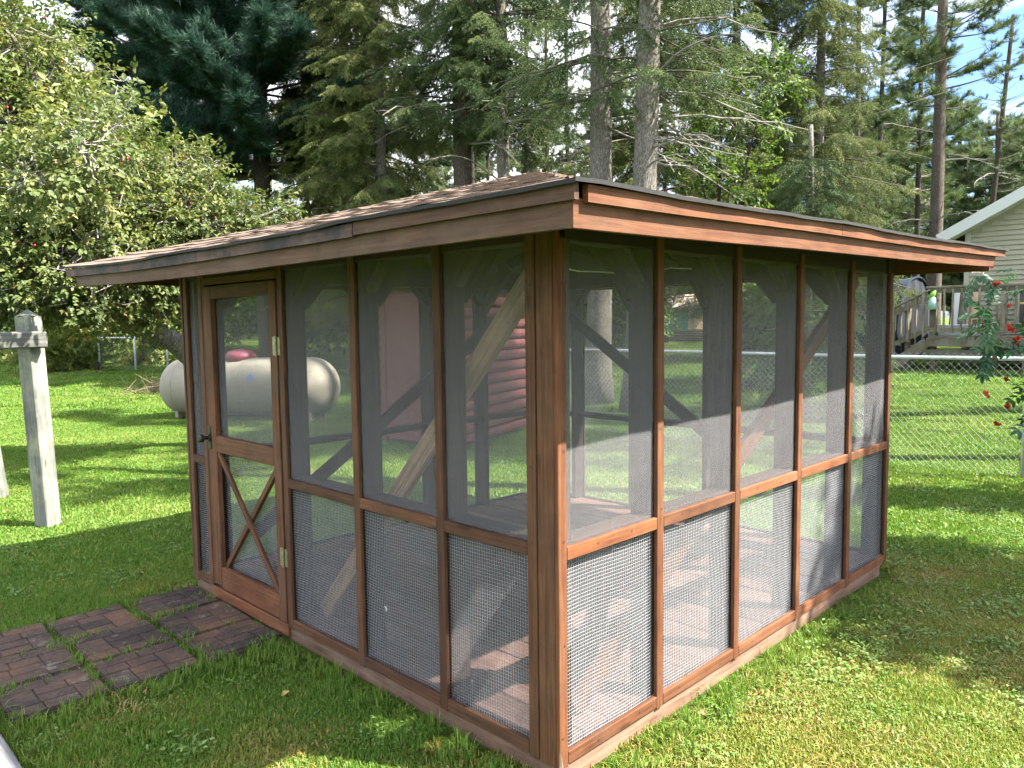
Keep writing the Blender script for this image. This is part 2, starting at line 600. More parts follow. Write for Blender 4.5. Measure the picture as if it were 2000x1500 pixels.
M['bark_spruce'] = bark_mat('grey_spruce_bark', (0.085, 0.078, 0.068), (0.20, 0.185, 0.165), (0.33, 0.31, 0.28))
M['bark_dark'] = bark_mat('dark_pine_bark', (0.028, 0.023, 0.02), (0.062, 0.052, 0.045), (0.11, 0.095, 0.08))
M['bark_red'] = bark_mat('red_pine_bark', (0.06, 0.048, 0.04), (0.125, 0.103, 0.088), (0.20, 0.17, 0.145))
M['bark_apple'] = bark_mat('apple_bark', (0.09, 0.085, 0.075), (0.22, 0.205, 0.18), (0.42, 0.40, 0.36))

M['leaf_apple'] = leafmat('apple_leaf', (0.055, 0.084, 0.024), (0.108, 0.142, 0.042), (0.215, 0.218, 0.075), 0.32, wscale=0.9)
M['leaf_spruce'] = leafmat('spruce_needles', (0.032, 0.060, 0.020), (0.072, 0.112, 0.036), (0.14, 0.17, 0.06), 0.15, wscale=0.5)
M['leaf_spruce_y'] = leafmat('olive_spruce_needles', (0.048, 0.070, 0.018), (0.100, 0.132, 0.036), (0.18, 0.19, 0.065), 0.15, wscale=0.5)
M['leaf_wpine'] = leafmat('white_pine_needles', (0.008, 0.026, 0.018), (0.018, 0.052, 0.034), (0.036, 0.088, 0.054), 0.12, wscale=0.6)
M['leaf_rpine'] = leafmat('red_pine_needles', (0.034, 0.062, 0.024), (0.072, 0.108, 0.038), (0.14, 0.17, 0.055), 0.15, wscale=0.5)
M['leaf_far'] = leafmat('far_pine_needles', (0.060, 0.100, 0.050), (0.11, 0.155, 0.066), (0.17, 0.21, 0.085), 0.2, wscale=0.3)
M['leaf_shrub'] = leafmat('shrub_leaf', (0.026, 0.058, 0.012), (0.062, 0.115, 0.024), (0.14, 0.20, 0.045), 0.3, wscale=0.5)
M['leaf_maple'] = leafmat('maple_leaf', (0.04, 0.078, 0.016), (0.075, 0.125, 0.028), (0.14, 0.185, 0.05), 0.35, wscale=0.8)
M['leaf_weed'] = leafmat('goldenrod_leaf', (0.06, 0.10, 0.02), (0.14, 0.19, 0.04), (0.30, 0.30, 0.07), 0.35, wscale=0.8)
M['leaf_vine'] = leafmat('trumpet_vine_leaf', (0.014, 0.045, 0.022), (0.034, 0.085, 0.042), (0.075, 0.145, 0.062), 0.25, wscale=3.0)
M['flower_red'] = leafmat('red_trumpet_flower', (0.26, 0.022, 0.010), (0.36, 0.042, 0.018), (0.46, 0.10, 0.05), 0.25, wscale=6.0)
M['goldenrod'] = leafmat('yellow_goldenrod', (0.42, 0.28, 0.02), (0.55, 0.40, 0.04), (0.65, 0.50, 0.08), 0.3)
M['apple_fruit'] = plain('crab_apple_skin', (0.24, 0.022, 0.026), 0.35, 0.2, 20.0)
M['pale_flower'] = plain('pale_seed_head', (0.62, 0.62, 0.50), 0.8, 0.1, 20.0)


def grass_mat(name, stops, transl=0.35, ws=0.55):
    m, t, b = newmat(name)
    at = N(t, 'ShaderNodeAttribute', attribute_name='tint')
    ge = N(t, 'ShaderNodeNewGeometry')
    n1 = N(t, 'ShaderNodeTexNoise', Scale=ws, Detail=6.0, Roughness=0.7)
    t.links.new(ge.outputs['Position'], n1.inputs['Vector'])
    m1 = N(t, 'ShaderNodeMath', operation='MULTIPLY')
    m1.inputs[1].default_value = 0.5
    t.links.new(at.outputs['Fac'], m1.inputs[0])
    m2 = N(t, 'ShaderNodeMath', operation='MULTIPLY_ADD')
    m2.inputs[1].default_value = 0.55
    t.links.new(n1.outputs['Fac'], m2.inputs[0])
    t.links.new(m1.outputs[0], m2.inputs[2])
    c = ramp(t, m2.outputs[0], stops)
    t.links.new(c, b.inputs['Base Color'])
    b.inputs['Roughness'].default_value = 0.5
    b.inputs['Specular IOR Level'].default_value = 0.3
    tr = N(t, 'ShaderNodeBsdfTranslucent')
    hs = N(t, 'ShaderNodeHueSaturation', Saturation=1.1, Value=1.2)
    t.links.new(c, hs.inputs['Color'])
    t.links.new(hs.outputs[0], tr.inputs['Color'])
    mx = N(t, 'ShaderNodeMixShader')
    mx.inputs[0].default_value = transl
    t.links.new(b.outputs[0], mx.inputs[1])
    t.links.new(tr.outputs[0], mx.inputs[2])
    t.links.new(mx.outputs[0], t.nodes['Material Output'].inputs['Surface'])
    return m


M['grass'] = grass_mat('lawn_grass', [(0.22, (0.044, 0.115, 0.013)), (0.42, (0.085, 0.180, 0.022)), (0.58, (0.145, 0.235, 0.036)), (0.70, (0.25, 0.29, 0.075)), (0.88, (0.38, 0.33, 0.15))])
M['grass_dry'] = grass_mat('dry_lawn_grass', [(0.22, (0.085, 0.130, 0.016)), (0.42, (0.155, 0.205, 0.030)), (0.6, (0.24, 0.265, 0.055)), (0.74, (0.34, 0.31, 0.10)), (0.88, (0.42, 0.36, 0.18))])
M['clover'] = grass_mat('lawn_weed_leaf', [(0.25, (0.06, 0.135, 0.025)), (0.5, (0.115, 0.205, 0.045)), (0.75, (0.20, 0.28, 0.08))], 0.3)
M['thatch'] = grass_mat('dry_thatch', [(0.25, (0.13, 0.095, 0.014)), (0.5, (0.22, 0.165, 0.035)), (0.75, (0.34, 0.26, 0.12))], 0.2)


def ground_mat():
    m, t, b = newmat('lawn_ground')
    ge = N(t, 'ShaderNodeNewGeometry')
    n1 = N(t, 'ShaderNodeTexNoise', Scale=0.7, Detail=8.0, Roughness=0.7)
    n2 = N(t, 'ShaderNodeTexNoise', Scale=45.0, Detail=5.0, Roughness=0.8)
    for n in (n1, n2):
        t.links.new(ge.outputs['Position'], n.inputs['Vector'])
    a = ramp(t, n1.outputs['Fac'], [(0.3, (0.055, 0.10, 0.014)), (0.55, (0.10, 0.155, 0.024)), (0.75, (0.18, 0.18, 0.06))])
    c = ramp(t, n2.outputs['Fac'], [(0.3, (0.4, 0.4, 0.35)), (0.65, (1.25, 1.25, 1.1))])
    c = mixrgb(t, 0.9, a, c, 'MULTIPLY')
    t.links.new(c, b.inputs['Base Color'])
    b.inputs['Roughness'].default_value = 1.0
    b.inputs['Specular IOR Level'].default_value = 0.1
    bp = N(t, 'ShaderNodeBump', Strength=1.0, Distance=0.05)
    t.links.new(n2.outputs['Fac'], bp.inputs['Height'])
    t.links.new(bp.outputs[0], b.inputs['Normal'])
    return m


M['ground'] = ground_mat()


def paver_mat():
    m, t, b = newmat('paver_concrete')
    tc = N(t, 'ShaderNodeTexCoord')
    ge = N(t, 'ShaderNodeNewGeometry')
    oi = N(t, 'ShaderNodeObjectInfo')
    n1 = N(t, 'ShaderNodeTexNoise', Scale=9.0, Detail=8.0, Roughness=0.75)
    n2 = N(t, 'ShaderNodeTexNoise', Scale=60.0, Detail=5.0, Roughness=0.8)
    n3 = N(t, 'ShaderNodeTexNoise', Scale=3.0, Detail=6.0, Roughness=0.7)
    for n in (n1, n2, n3):
        t.links.new(ge.outputs['Position'], n.inputs['Vector'])
    ma = N(t, 'ShaderNodeMath', operation='MULTIPLY_ADD')
    ma.inputs[1].default_value = 0.16
    t.links.new(oi.outputs['Random'], ma.inputs[0])
    t.links.new(n3.outputs['Fac'], ma.inputs[2])
    a = ramp(t, ma.outputs[0], [(0.40, (0.038, 0.030, 0.028)), (0.56, (0.074, 0.053, 0.046)), (0.74, (0.14, 0.078, 0.054))])
    c = ramp(t, n2.outputs['Fac'], [(0.3, (0.55, 0.55, 0.55)), (0.65, (1.2, 1.18, 1.15))])
    c = mixrgb(t, 0.85, a, c, 'MULTIPLY')
    lich = ramp(t, n1.outputs['Fac'], [(0.57, (0, 0, 0)), (0.64, (0.7, 0.7, 0.7))])
    c = mixrgb(t, lich, c, (0.19, 0.165, 0.135))
    t.links.new(c, b.inputs['Base Color'])
    b.inputs['Roughness'].default_value = 0.95
    b.inputs['Specular IOR Level'].default_value = 0.2
    bp = N(t, 'ShaderNodeBump', Strength=0.7, Distance=0.006)
    t.links.new(n2.outputs['Fac'], bp.inputs['Height'])
    t.links.new(bp.outputs[0], b.inputs['Normal'])
    return m


M['paver'] = paver_mat()


# ------------------------------------------------------------------ scatter by geometry nodes
_groups = {}


def scatter_group(srcs):
    key = tuple(s.name for s in srcs)
    if key in _groups:
        return _groups[key]
    g = bpy.data.node_groups.new('scatter', 'GeometryNodeTree')
    g.interface.new_socket('Geometry', in_out='INPUT', socket_type='NodeSocketGeometry')
    g.interface.new_socket('Geometry', in_out='OUTPUT', socket_type='NodeSocketGeometry')
    gi = g.nodes.new('NodeGroupInput')
    go = g.nodes.new('NodeGroupOutput')
    iop = g.nodes.new('GeometryNodeInstanceOnPoints')
    jn = g.nodes.new('GeometryNodeJoinGeometry')
    for s in reversed(srcs):
        oi = g.nodes.new('GeometryNodeObjectInfo')
        oi.inputs['Object'].default_value = s
        gti = g.nodes.new('GeometryNodeGeometryToInstance')
        g.links.new(oi.outputs['Geometry'], gti.inputs[0])
        g.links.new(gti.outputs[0], jn.inputs[0])

    def attr(nm, ty):
        a = g.nodes.new('GeometryNodeInputNamedAttribute')
        a.data_type = ty
        a.inputs['Name'].default_value = nm
        return a.outputs['Attribute']
    g.links.new(gi.outputs[0], iop.inputs['Points'])
    g.links.new(jn.outputs[0], iop.inputs['Instance'])
    iop.inputs['Pick Instance'].default_value = True
    g.links.new(attr('idx', 'INT'), iop.inputs['Instance Index'])
    e2r = g.nodes.new('FunctionNodeEulerToRotation')
    g.links.new(attr('rot', 'FLOAT_VECTOR'), e2r.inputs[0])
    g.links.new(e2r.outputs[0], iop.inputs['Rotation'])
    g.links.new(attr('scl', 'FLOAT'), iop.inputs['Scale'])
    g.links.new(iop.outputs[0], go.inputs[0])
    _groups[key] = g
    return g


def source(name, me):
    return bpy.data.objects.new(name, me)      # stays unlinked: only its mesh is scattered


def scatter(name, srcs, P, rot, scl, idx=None, parent=None, world=None, mat=None):
    P = np.asarray(P, np.float32)
    n = len(P)
    base = np.array(world.translation, np.float32) if world is not None else np.zeros(3, np.float32)
    me = bpy.data.meshes.new(name)
    me.vertices.add(n)
    me.vertices.foreach_set('co', (P - base).ravel())
    a = me.attributes.new('rot', 'FLOAT_VECTOR', 'POINT')
    a.data.foreach_set('vector', np.asarray(rot, np.float32).ravel())
    a = me.attributes.new('scl', 'FLOAT', 'POINT')
    a.data.foreach_set('value', np.broadcast_to(np.asarray(scl, np.float32), (n,)).copy())
    a = me.attributes.new('idx', 'INT', 'POINT')
    if idx is None:
        idx = rng.integers(0, len(srcs), n)
    a.data.foreach_set('value', np.asarray(idx, np.int32))
    o = link(name, me, parent, mat, world, 'stuff')
    md = o.modifiers.new('scatter', 'NODES')
    md.node_group = scatter_group(srcs)
    return o


# ------------------------------------------------------------------ terrain
def ssn(a, b, x):
    t = np.clip((np.asarray(x, float) - a) / (b - a), 0, 1)
    return t * t * (3 - 2 * t)


def tz(x, y):
    x = np.asarray(x, float)
    y = np.asarray(y, float)
    return 0.5 * ssn(7.5, 13, x) + 0.22 * ssn(13, 20, x) + 0.38 * ssn(12, 25, y) + 0.012 * np.sin(x * 1.3 + 1) * np.sin(y * 1.1) * ssn(2, 5, np.hypot(x - 1.5, y - 1.5))


def gz(x, y):
    return float(tz(x, y))


ax = np.concatenate([[-900, -400, -180, -90, -50, -30, -20], np.arange(-14, 44, 0.5), [46, 50, 56, 64, 75, 90, 120, 180, 300, 500, 900]])
ay = np.concatenate([[-900, -400, -180, -90, -50, -30, -20], np.arange(-14, 44, 0.5), [46, 50, 56, 64, 75, 90, 120, 180, 300, 500, 900]])
gx, gy = np.meshgrid(ax, ay)
V = np.stack([gx.ravel(), gy.ravel(), tz(gx.ravel(), gy.ravel())], 1)
nx_, ny_ = len(ax), len(ay)
ii, jj = np.meshgrid(np.arange(nx_ - 1), np.arange(ny_ - 1))
b0 = (jj * nx_ + ii).ravel()
F = np.stack([b0, b0 + 1, b0 + nx_ + 1, b0 + nx_], 1)
ground = link('ground', tri_mesh('ground', V, F), mat=M['ground'], kind='structure')
ground['label'] = 'mown lawn ground sloping gently up behind the gazebo'
for p in ground.data.polygons:
    p.use_smooth = True

exec_parts = []
# ------------------------------------------------------------------ gazebo
LX, LY = 3.15, 2.95           # outer size
FZ = 0.115                    # floor top
TOPZ = 1.87                   # underside of the header
gaz = thing('gazebo', (LX / 2, LY / 2, 0), 'brown stained square gazebo with screened walls and a low shingled hip roof', 'gazebo')
OV = 0.47
ZW = 0.075                    # bottom of the wall trim

NAILS = Acc()


def nail(p, nrm, r=0.005):
    nrm = Vector(nrm)
    a = nrm.orthogonal().normalized()
    b = nrm.cross(a)
    p = Vector(p) + nrm * 0.0012
    NAILS.poly([p + a * r * math.cos(k * math.pi / 3) + b * r * math.sin(k * math.pi / 3) for k in range(6)])


class Wall:
    """u runs along the wall from its near corner, d is depth into the gazebo"""

    def __init__(s, o, ud, nd):
        s.o, s.u, s.n = Vector(o), Vector(ud), Vector(nd)

    def p(s, u, d, z):
        return s.o + s.u * u + s.n * d + Vector((0, 0, z))


def hardware_cloth(wall, u0, u1, z0, z1, parent, d=0.024, pitch=0.0127, r=0.00046):
    """half inch welded wire mesh, every wire a thin prism"""
    a = Acc()
    out = -wall.n
    Zv = Vector((0, 0, 1))
    ph = random.random() * 6
    am = 0.0045

    def bow(u, z):
        su = (u - u0) / (u1 - u0)
        sz = (z - z0) / (z1 - z0)
        e = math.sin(math.pi * su) * math.sin(math.pi * sz)
        return d + am * e * (math.sin(5 * su + ph) + 0.8 * math.sin(7 * sz + 2 * ph))
    nu = int((u1 - u0) / pitch)
    nzv = int((z1 - z0) / pitch)
    for i in range(1, nu):
        u = u0 + (u1 - u0) * i / nu
        pts = [wall.p(u + 0.0012 * math.sin(z * 9 + ph), bow(u, z), z) for z in np.linspace(z0, z1, 9)]
        a.tube(pts, r, 3)
    for j in range(1, nzv):
        z = z0 + (z1 - z0) * j / nzv
        pts = [wall.p(u, bow(u, z) - 0.0012, z + 0.0025 * math.sin((u - u0) * 11 + ph) + 0.002 * math.sin(z * 17 + ph)) for u in np.linspace(u0, u1, 7)]
        a.tube(pts, r, 3)
    return link('hardware_cloth', a.mesh('hardware_cloth'), parent, M['galv'], Matrix.Translation(wall.p((u0 + u1) / 2, d, z0)), 'stuff') if False else shifted('hardware_cloth', a, wall.p((u0 + u1) / 2, d, z0), M['galv'], parent, 'stuff')


def shifted(name, acc, origin, mat, parent, kind=None, smooth=False):
    o = Vector(origin)
    me = mesh(name, [v - o for v in acc.V], acc.F, smooth)
    return link(name, me, parent, mat, Matrix.Translation(o), kind)


def screen(wall, u0, u1, z0, z1, parent, d=0.022):
    nu, nzv = 8, 14
    V, F = [], []
    o = wall.p((u0 + u1) / 2, d, z0)
    ph = random.random() * 9
    for j in range(nzv + 1):
        for i in range(nu + 1):
            su, sz = i / nu, j / nzv
            e = math.sin(math.pi * su) * math.sin(math.pi * sz)
            dd = d + 0.006 * e * math.sin(4 * sz + ph + 3 * su)
            V.append(wall.p(u0 + (u1 - u0) * su, dd, z0 + (z1 - z0) * sz) - o)
    for j in range(nzv):
        for i in range(nu):
            k = j * (nu + 1) + i
            F.append((k, k + 1, k + nu + 2, k + nu + 1))
    return link('insect_screen', mesh('insect_screen', V, F, True), parent, M['screen'], Matrix.Translation(o))


def trimboard(wall, u0, z0, u1, z1, w, parent, mat, t=0.018, d=0.009, nails=True, name='trim'):
    p0, p1 = wall.p(u0, d, z0), wall.p(u1, d, z1)
    along = (p1 - p0).normalized()
    wd = along.cross(wall.n)
    o = board(name, p0, p1, w, t, wd, mat, parent, 0.0022)
    if nails:
        L = (p1 - p0).length
        k = max(2, int(L / 0.28))
        for i in range(k):
            q = p0.lerp(p1, (i + 0.35 + 0.3 * random.random()) / k) + wd * ((random.random() - 0.5) * w * 0.3) - wall.n * (d)
            nail(q, -wall.n)
    return o


RAILZ = 0.817


def build_wall(wall, L, studs, trim_mat, rail_mat, door=None, far=False, diag=None, diag_mat=None):
    tw = 0.044
    # studs behind the trims
    for i, u in enumerate(studs):
        end = i in (0, len(studs) - 1)
        if not end:
            bd = 0.105
            p0, p1 = wall.p(u, 0.026 + bd / 2, FZ), wall.p(u, 0.026 + bd / 2, TOPZ)
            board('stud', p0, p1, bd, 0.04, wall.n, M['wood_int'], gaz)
            # knee braces: inwards to the ceiling, and to the side along the wall
            a0, a1 = wall.p(u, 0.115, TOPZ - 0.16), wall.p(u, 0.40, TOPZ + 0.16)
            board('knee_brace', a0, a1, 0.089, 0.036, wall.n, M['wood_int'], gaz)
            for sgn in (1, -1):
                board('side_brace', wall.p(u + sgn * 0.025, 0.09, TOPZ - 0.12), wall.p(u + sgn * 0.15, 0.09, TOPZ + 0.02), 0.05, 0.03, wall.n, M['wood_int'], gaz)
        if not far:
            if door and (door[0] - 0.08 < u < door[1] + 0.08):
                pass
            trimboard(wall, u, ZW - 0.008, u, TOPZ + 0.05, tw, gaz, trim_mat)
        else:
            trimboard(wall, u, ZW, u, TOPZ + 0.05, tw, gaz, trim_mat, nails=False)
    for i in range(len(studs) - 1):
        u0, u1 = studs[i] + tw / 2, studs[i + 1] - tw / 2
        if door and studs[i] < (door[0] + door[1]) / 2 < studs[i + 1]:
            continue
        trimboard(wall, u0 + 0.001, RAILZ, u1 - 0.001, RAILZ, 0.046, gaz, rail_mat, nails=not far, name='rail')
        trimboard(wall, u0 + 0.001, ZW + 0.022, u1 - 0.001, ZW + 0.022, 0.045, gaz, rail_mat, nails=not far, name='bottom_rail')
        # rail timber on the inside
        board('inner_rail', wall.p(u0 + 0.001, 0.070, RAILZ + 0.012), wall.p(u1 - 0.001, 0.070, RAILZ + 0.012), 0.086, 0.036, wall.n, M['wood_int'], gaz)
        screen(wall, u0 - 0.012, u1 + 0.012, RAILZ, TOPZ + 0.04, gaz)
        hardware_cloth(wall, u0 - 0.004, u1 + 0.004, ZW + 0.03, RAILZ - 0.015, gaz)
        if not far:
            screen(wall, u0 - 0.004, u1 + 0.004, ZW + 0.03, RAILZ - 0.012, gaz, 0.034)
    if diag:
        (ua, za, ub, zb) = diag
        board('diagonal_brace', wall.p(ua, 0.152, za), wall.p(ub, 0.152, zb), 0.085, 0.036, wall.u, diag_mat or M['wood_int'], gaz)


wl = Wall((0, 0, 0), (0, 1, 0), (1, 0, 0))            # left wall, with the door
wr = Wall((0, 0, 0), (1, 0, 0), (0, 1, 0))            # right wall, in the sun
wb = Wall((LX, 0, 0), (0, 1, 0), (-1, 0, 0))          # far right wall
wf = Wall((0, LY, 0), (1, 0, 0), (0, -1, 0))          # far left wall

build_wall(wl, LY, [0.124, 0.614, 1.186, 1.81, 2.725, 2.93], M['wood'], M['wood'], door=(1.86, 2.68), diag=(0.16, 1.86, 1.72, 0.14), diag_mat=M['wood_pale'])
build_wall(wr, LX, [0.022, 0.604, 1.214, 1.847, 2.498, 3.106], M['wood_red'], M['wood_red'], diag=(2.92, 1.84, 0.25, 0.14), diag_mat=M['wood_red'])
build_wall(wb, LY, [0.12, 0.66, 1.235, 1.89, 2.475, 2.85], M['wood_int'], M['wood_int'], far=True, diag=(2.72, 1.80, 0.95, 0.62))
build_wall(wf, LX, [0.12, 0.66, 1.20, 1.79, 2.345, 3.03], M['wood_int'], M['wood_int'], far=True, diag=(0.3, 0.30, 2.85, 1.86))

# corner posts
bbox_obj('corner_post', (0.004, 0.0195, ZW - 0.01), (0.042, 0.100, TOPZ + 0.04), M['wood'], gaz)
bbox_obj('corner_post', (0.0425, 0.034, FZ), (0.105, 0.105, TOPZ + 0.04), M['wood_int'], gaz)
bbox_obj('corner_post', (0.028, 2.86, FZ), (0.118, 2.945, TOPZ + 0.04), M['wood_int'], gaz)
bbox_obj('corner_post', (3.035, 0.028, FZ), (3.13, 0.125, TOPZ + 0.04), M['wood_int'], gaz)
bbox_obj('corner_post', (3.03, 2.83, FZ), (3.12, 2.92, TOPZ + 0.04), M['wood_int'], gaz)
# outer corner trim of the far ends
trimboard(wl, 2.965, ZW - 0.01, 2.985, TOPZ + 0.05, 0.022, gaz, M['wood'], nails=False)
# base skirts under the walls
for nm, lo, hi in (('skirt_board', (0.012, 0.0, -0.05), (0.05, LY, ZW - 0.002)), ('skirt_board', (0.052, 0.012, -0.05), (LX - 0.1, 0.05, ZW - 0.002)),
                   ('skirt_board', (LX - 0.05, 0.052, -0.05), (LX - 0.012, LY, ZW - 0.002)), ('skirt_board', (0.052, LY - 0.05, -0.05), (LX - 0.052, LY - 0.012, ZW - 0.002))):
    bbox_obj(nm, lo, hi, M['base'], gaz)
# splintered white chip at the near corner
a = Acc()
a.poly([(-0.002, 0.002, 0.07), (-0.002, -0.002, 0.16), (0.004, -0.003, 0.07)])
a.poly([(0.004, -0.003, 0.07), (0.003, -0.003, 0.13), (0.014, -0.0035, 0.07)])
a.poly([(-0.002, 0.002, 0.07), (-0.003, 0.004, 0.12), (-0.002, -0.002, 0.16)])
shifted('splinter', a, (0, 0, 0.08), M['base'], gaz)
# header beams
for lo, hi in (((0.012, 0.0, TOPZ + 0.002), (0.11, LY, TOPZ + 0.14)), ((0.112, 0.012, TOPZ + 0.002), (LX - 0.112, 0.11, TOPZ + 0.14)),
               ((LX - 0.11, 0.0, TOPZ + 0.002), (LX - 0.012, LY, TOPZ + 0.14)), ((0.112, LY - 0.11, TOPZ + 0.002), (LX - 0.112, LY - 0.012, TOPZ + 0.14))):
    bbox_obj('header', lo, hi, M['wood_int'], gaz)

# floor
flo = link('floor', None, gaz, world=Matrix.Translation((LX / 2, LY / 2, FZ)))
npl = 22
for i in range(npl):
    x0 = 0.055 + (LX - 0.11) * i / npl
    x1 = 0.055 + (LX - 0.11) * (i + 1) / npl
    bbox_obj('floor_plank', (x0 + 0.0025, 0.055, FZ - 0.032), (x1 - 0.0025, LY - 0.055, FZ + 0.0015 * math.sin(i * 2.3)), M['floor'], flo, 0.003)

# door
door = link('door', None, gaz, world=Matrix.Translation((0, 1.86, 0.1)))
door['label'] = 'narrow screen door with a cross braced lower half and black knob'


def dpart(name, u0, z0, u1, z1, w, d=0.012, t=0.03, mat=None):
    p0, p1 = wl.p(u0, d, z0), wl.p(u1, d, z1)
    al = (p1 - p0).normalized()
    return board(name, p0, p1, w, t, al.cross(wl.n), mat or M['wood'], door, 0.0025)


D0, D1 = 1.845, 2.665
dpart('stile', D0 + 0.035, 0.085, D0 + 0.035, 1.825, 0.07)
dpart('stile', D1 - 0.045, 0.105, D1 - 0.045, 1.825, 0.085)
dpart('top_rail', D0 + 0.071, 1.79, D1 - 0.089, 1.79, 0.07)
dpart('middle_rail', D0 + 0.071, 0.935, D1 - 0.089, 0.935, 0.095)
dpart('bottom_rail', D0 + 0.071, 0.155, D1 - 0.089, 0.155, 0.125, mat=M['wood_red'])
dpart('cross_brace', D0 + 0.082, 0.222, D1 - 0.1, 0.882, 0.032, d=0.010, t=0.018)
dpart('cross_brace', D0 + 0.082, 0.882, D1 - 0.1, 0.222, 0.032, d=0.0325, t=0.022)
sc_ = screen(wl, D0 + 0.06, D1 - 0.08, 0.95, 1.78, door, 0.032)
screen(wl, D0 + 0.06, D1 - 0.08, 0.20, 0.90, door, 0.058)
hc = hardware_cloth(wl, D0 + 0.06, D1 - 0.08, 0.20, 0.90, door, 0.048)
# jamb, header trim and transom screen
trimboard(wl, 2.685, ZW + 0.02, 2.685, TOPZ + 0.04, 0.030, gaz, M['wood'], d=0.012)
trimboard(wl, 1.833, 1.855, 2.67, 1.855, 0.040, gaz, M['wood'])
screen(wl, 1.833, 2.67, 1.87, 2.0, gaz, 0.03)
bbox_obj('threshold', (-0.004, 1.83, 0.02), (0.011, 2.72, 0.082), M['wood_red'], gaz)
# inner door jamb faces
for y in (1.832, 2.70):
    bbox_obj('jamb', (0.03, y - 0.006, FZ), (0.12, y + 0.03, TOPZ), M['wood_int'], gaz)
# knob
a = Acc()
kp = Vector((-0.004, 2.655, 0.965))
a.tube([kp + Vector((0.002, 0, 0)), kp + Vector((-0.012, 0, 0))], [0.024, 0.022], 14, True)
a.tube([kp + Vector((-0.01, 0, 0)), kp + Vector((-0.04, 0, 0))], [0.011, 0.011], 10, True)
a.tube([kp + Vector((-0.035, 0, 0)), kp + Vector((-0.042, 0, 0)), kp + Vector((-0.058, 0, 0)), kp + Vector((-0.066, 0, 0))], [0.013, 0.024, 0.024, 0.016], 14, True)
a.box((-0.008, 2.635, 0.90), (-0.0035, 2.675, 1.03))
shifted('knob', a, kp, M['black'], door, smooth=False)
for hz in (1.50, 0.43):
    a = Acc()
    a.box((-0.0065, D0 + 0.004, hz - 0.045), (-0.003, D0 + 0.034, hz + 0.045))
    a.box((-0.0035, D0 - 0.032, hz - 0.045), (0.0005, D0 - 0.005, hz + 0.045))
    a.tube([(-0.009, D0 - 0.001, hz - 0.05), (-0.009, D0 - 0.001, hz + 0.05)], 0.0055, 8, True)
    shifted('hinge', a, (0, D0, hz), M['brass'], door)

# fascia: lower board and thinner strip above it, on all four sides
EZ = 1.93


def eave_z(s, side):
    """height of the roof edge along a side: the old roof sags and waves"""
    if side == 'L':
        return np.interp(s, [-0.5, 0.0, 0.9, 1.6, 2.4, 3.45], [1.925, 1.924, 1.920, 1.918, 1.922, 1.945])
    if side == 'R':
        return np.interp(s, [-0.5, 0.0, 0.8, 1.6, 2.4, 3.65], [1.925, 1.932, 1.950, 1.962, 1.975, 2.005])
    return 1.985


def fascia(side, segs, n):
    for (s0, s1, top, bot, mat, nm, off, th, cut0, cut1) in segs:
        k = 10
        V, F = [], []
        for i in range(k + 1):
            s = s0 + (s1 - s0) * i / k
            e = float(eave_z(s, side))
            for (zz, oo) in ((e - top, off), (e - bot, off), (e - bot, off - th), (e - top, off - th)):
                ss_ = s
                if zz == e - bot:
                    if i == 0:
                        ss_ = s + cut0
                    if i == k:
                        ss_ = s - cut1
                V.append((-oo, ss_, zz) if n == 'L' else (ss_, -oo, zz))
        for i in range(k):
            b = i * 4
            for q in range(4):
                q2 = (q + 1) % 4
                F.append((b + q, b + q2, b + 4 + q2, b + 4 + q))
        F.append((0, 1, 2, 3))
        F.append((k * 4 + 3, k * 4 + 2, k * 4 + 1, k * 4))
        me = mesh(nm, V, F)
        c = Vector((sum(v[0] for v in V), sum(v[1] for v in V), sum(v[2] for v in V))) / len(V)
        # grain follows local x: store local coords with x along the board
        Mx = Matrix.Translation(c) @ (Matrix.Rotation(math.pi / 2, 4, 'Z') if n == 'L' else Matrix())
        me.transform(Mx.inverted())
        bm = bmesh.new()
        bm.from_mesh(me)
        bmesh.ops.recalc_face_normals(bm, faces=bm.faces[:])
        bm.to_mesh(me)
        bm.free()
        link(nm, me, gaz, mat, Mx)


fascia('L', [(-0.455, 3.36, 0.028, 0.098, M['wood_grey'], 'fascia_board', 0.462, 0.02, 0, 0.07)], 'L')
fascia('L', [(-0.478, 0.44, -0.004, 0.036, M['wood_grey'], 'fascia_strip', 0.480, 0.017, 0, 0), (0.443, 3.45, -0.002, 0.041, M['wood_black'], 'fascia_strip', 0.481, 0.017, 0, 0.02)], 'L')
fascia('R', [(-0.462, 3.50, 0.028, 0.100, M['wood_red'], 'fascia_board', 0.460, 0.02, 0, 0.09)], 'R')
fascia('R', [(-0.43, 1.1, -0.003, 0.039, M['wood_red'], 'fascia_strip', 0.480, 0.018, 0, 0), (1.102, 3.63, -0.003, 0.039, M['wood_red'], 'fascia_strip', 0.4805, 0.018, 0, 0.02)], 'R')
# far sides
board('fascia_board', (LX + 0.46, -0.40, 1.935), (LX + 0.46, LY + 0.40, 1.935), 0.1, 0.02, (0, 0, 1), M['wood_red'], gaz)
board('fascia_board', (-0.38, LY + 0.46, 1.915), (LX + 0.40, LY + 0.46, 1.925), 0.1, 0.02, (0, 0, 1), M['wood_red'], gaz)

# roof: four planes of overlapping shingle courses plus the boards below
roof = link('roof', None, gaz, world=Matrix.Translation((1.5, 1.47, 1.95)))
x0r, x1r, y0r, y1r = -0.488, 3.645, -0.488, 3.465
PK = Vector((1.47, 1.47, 2.475))
NC = 15


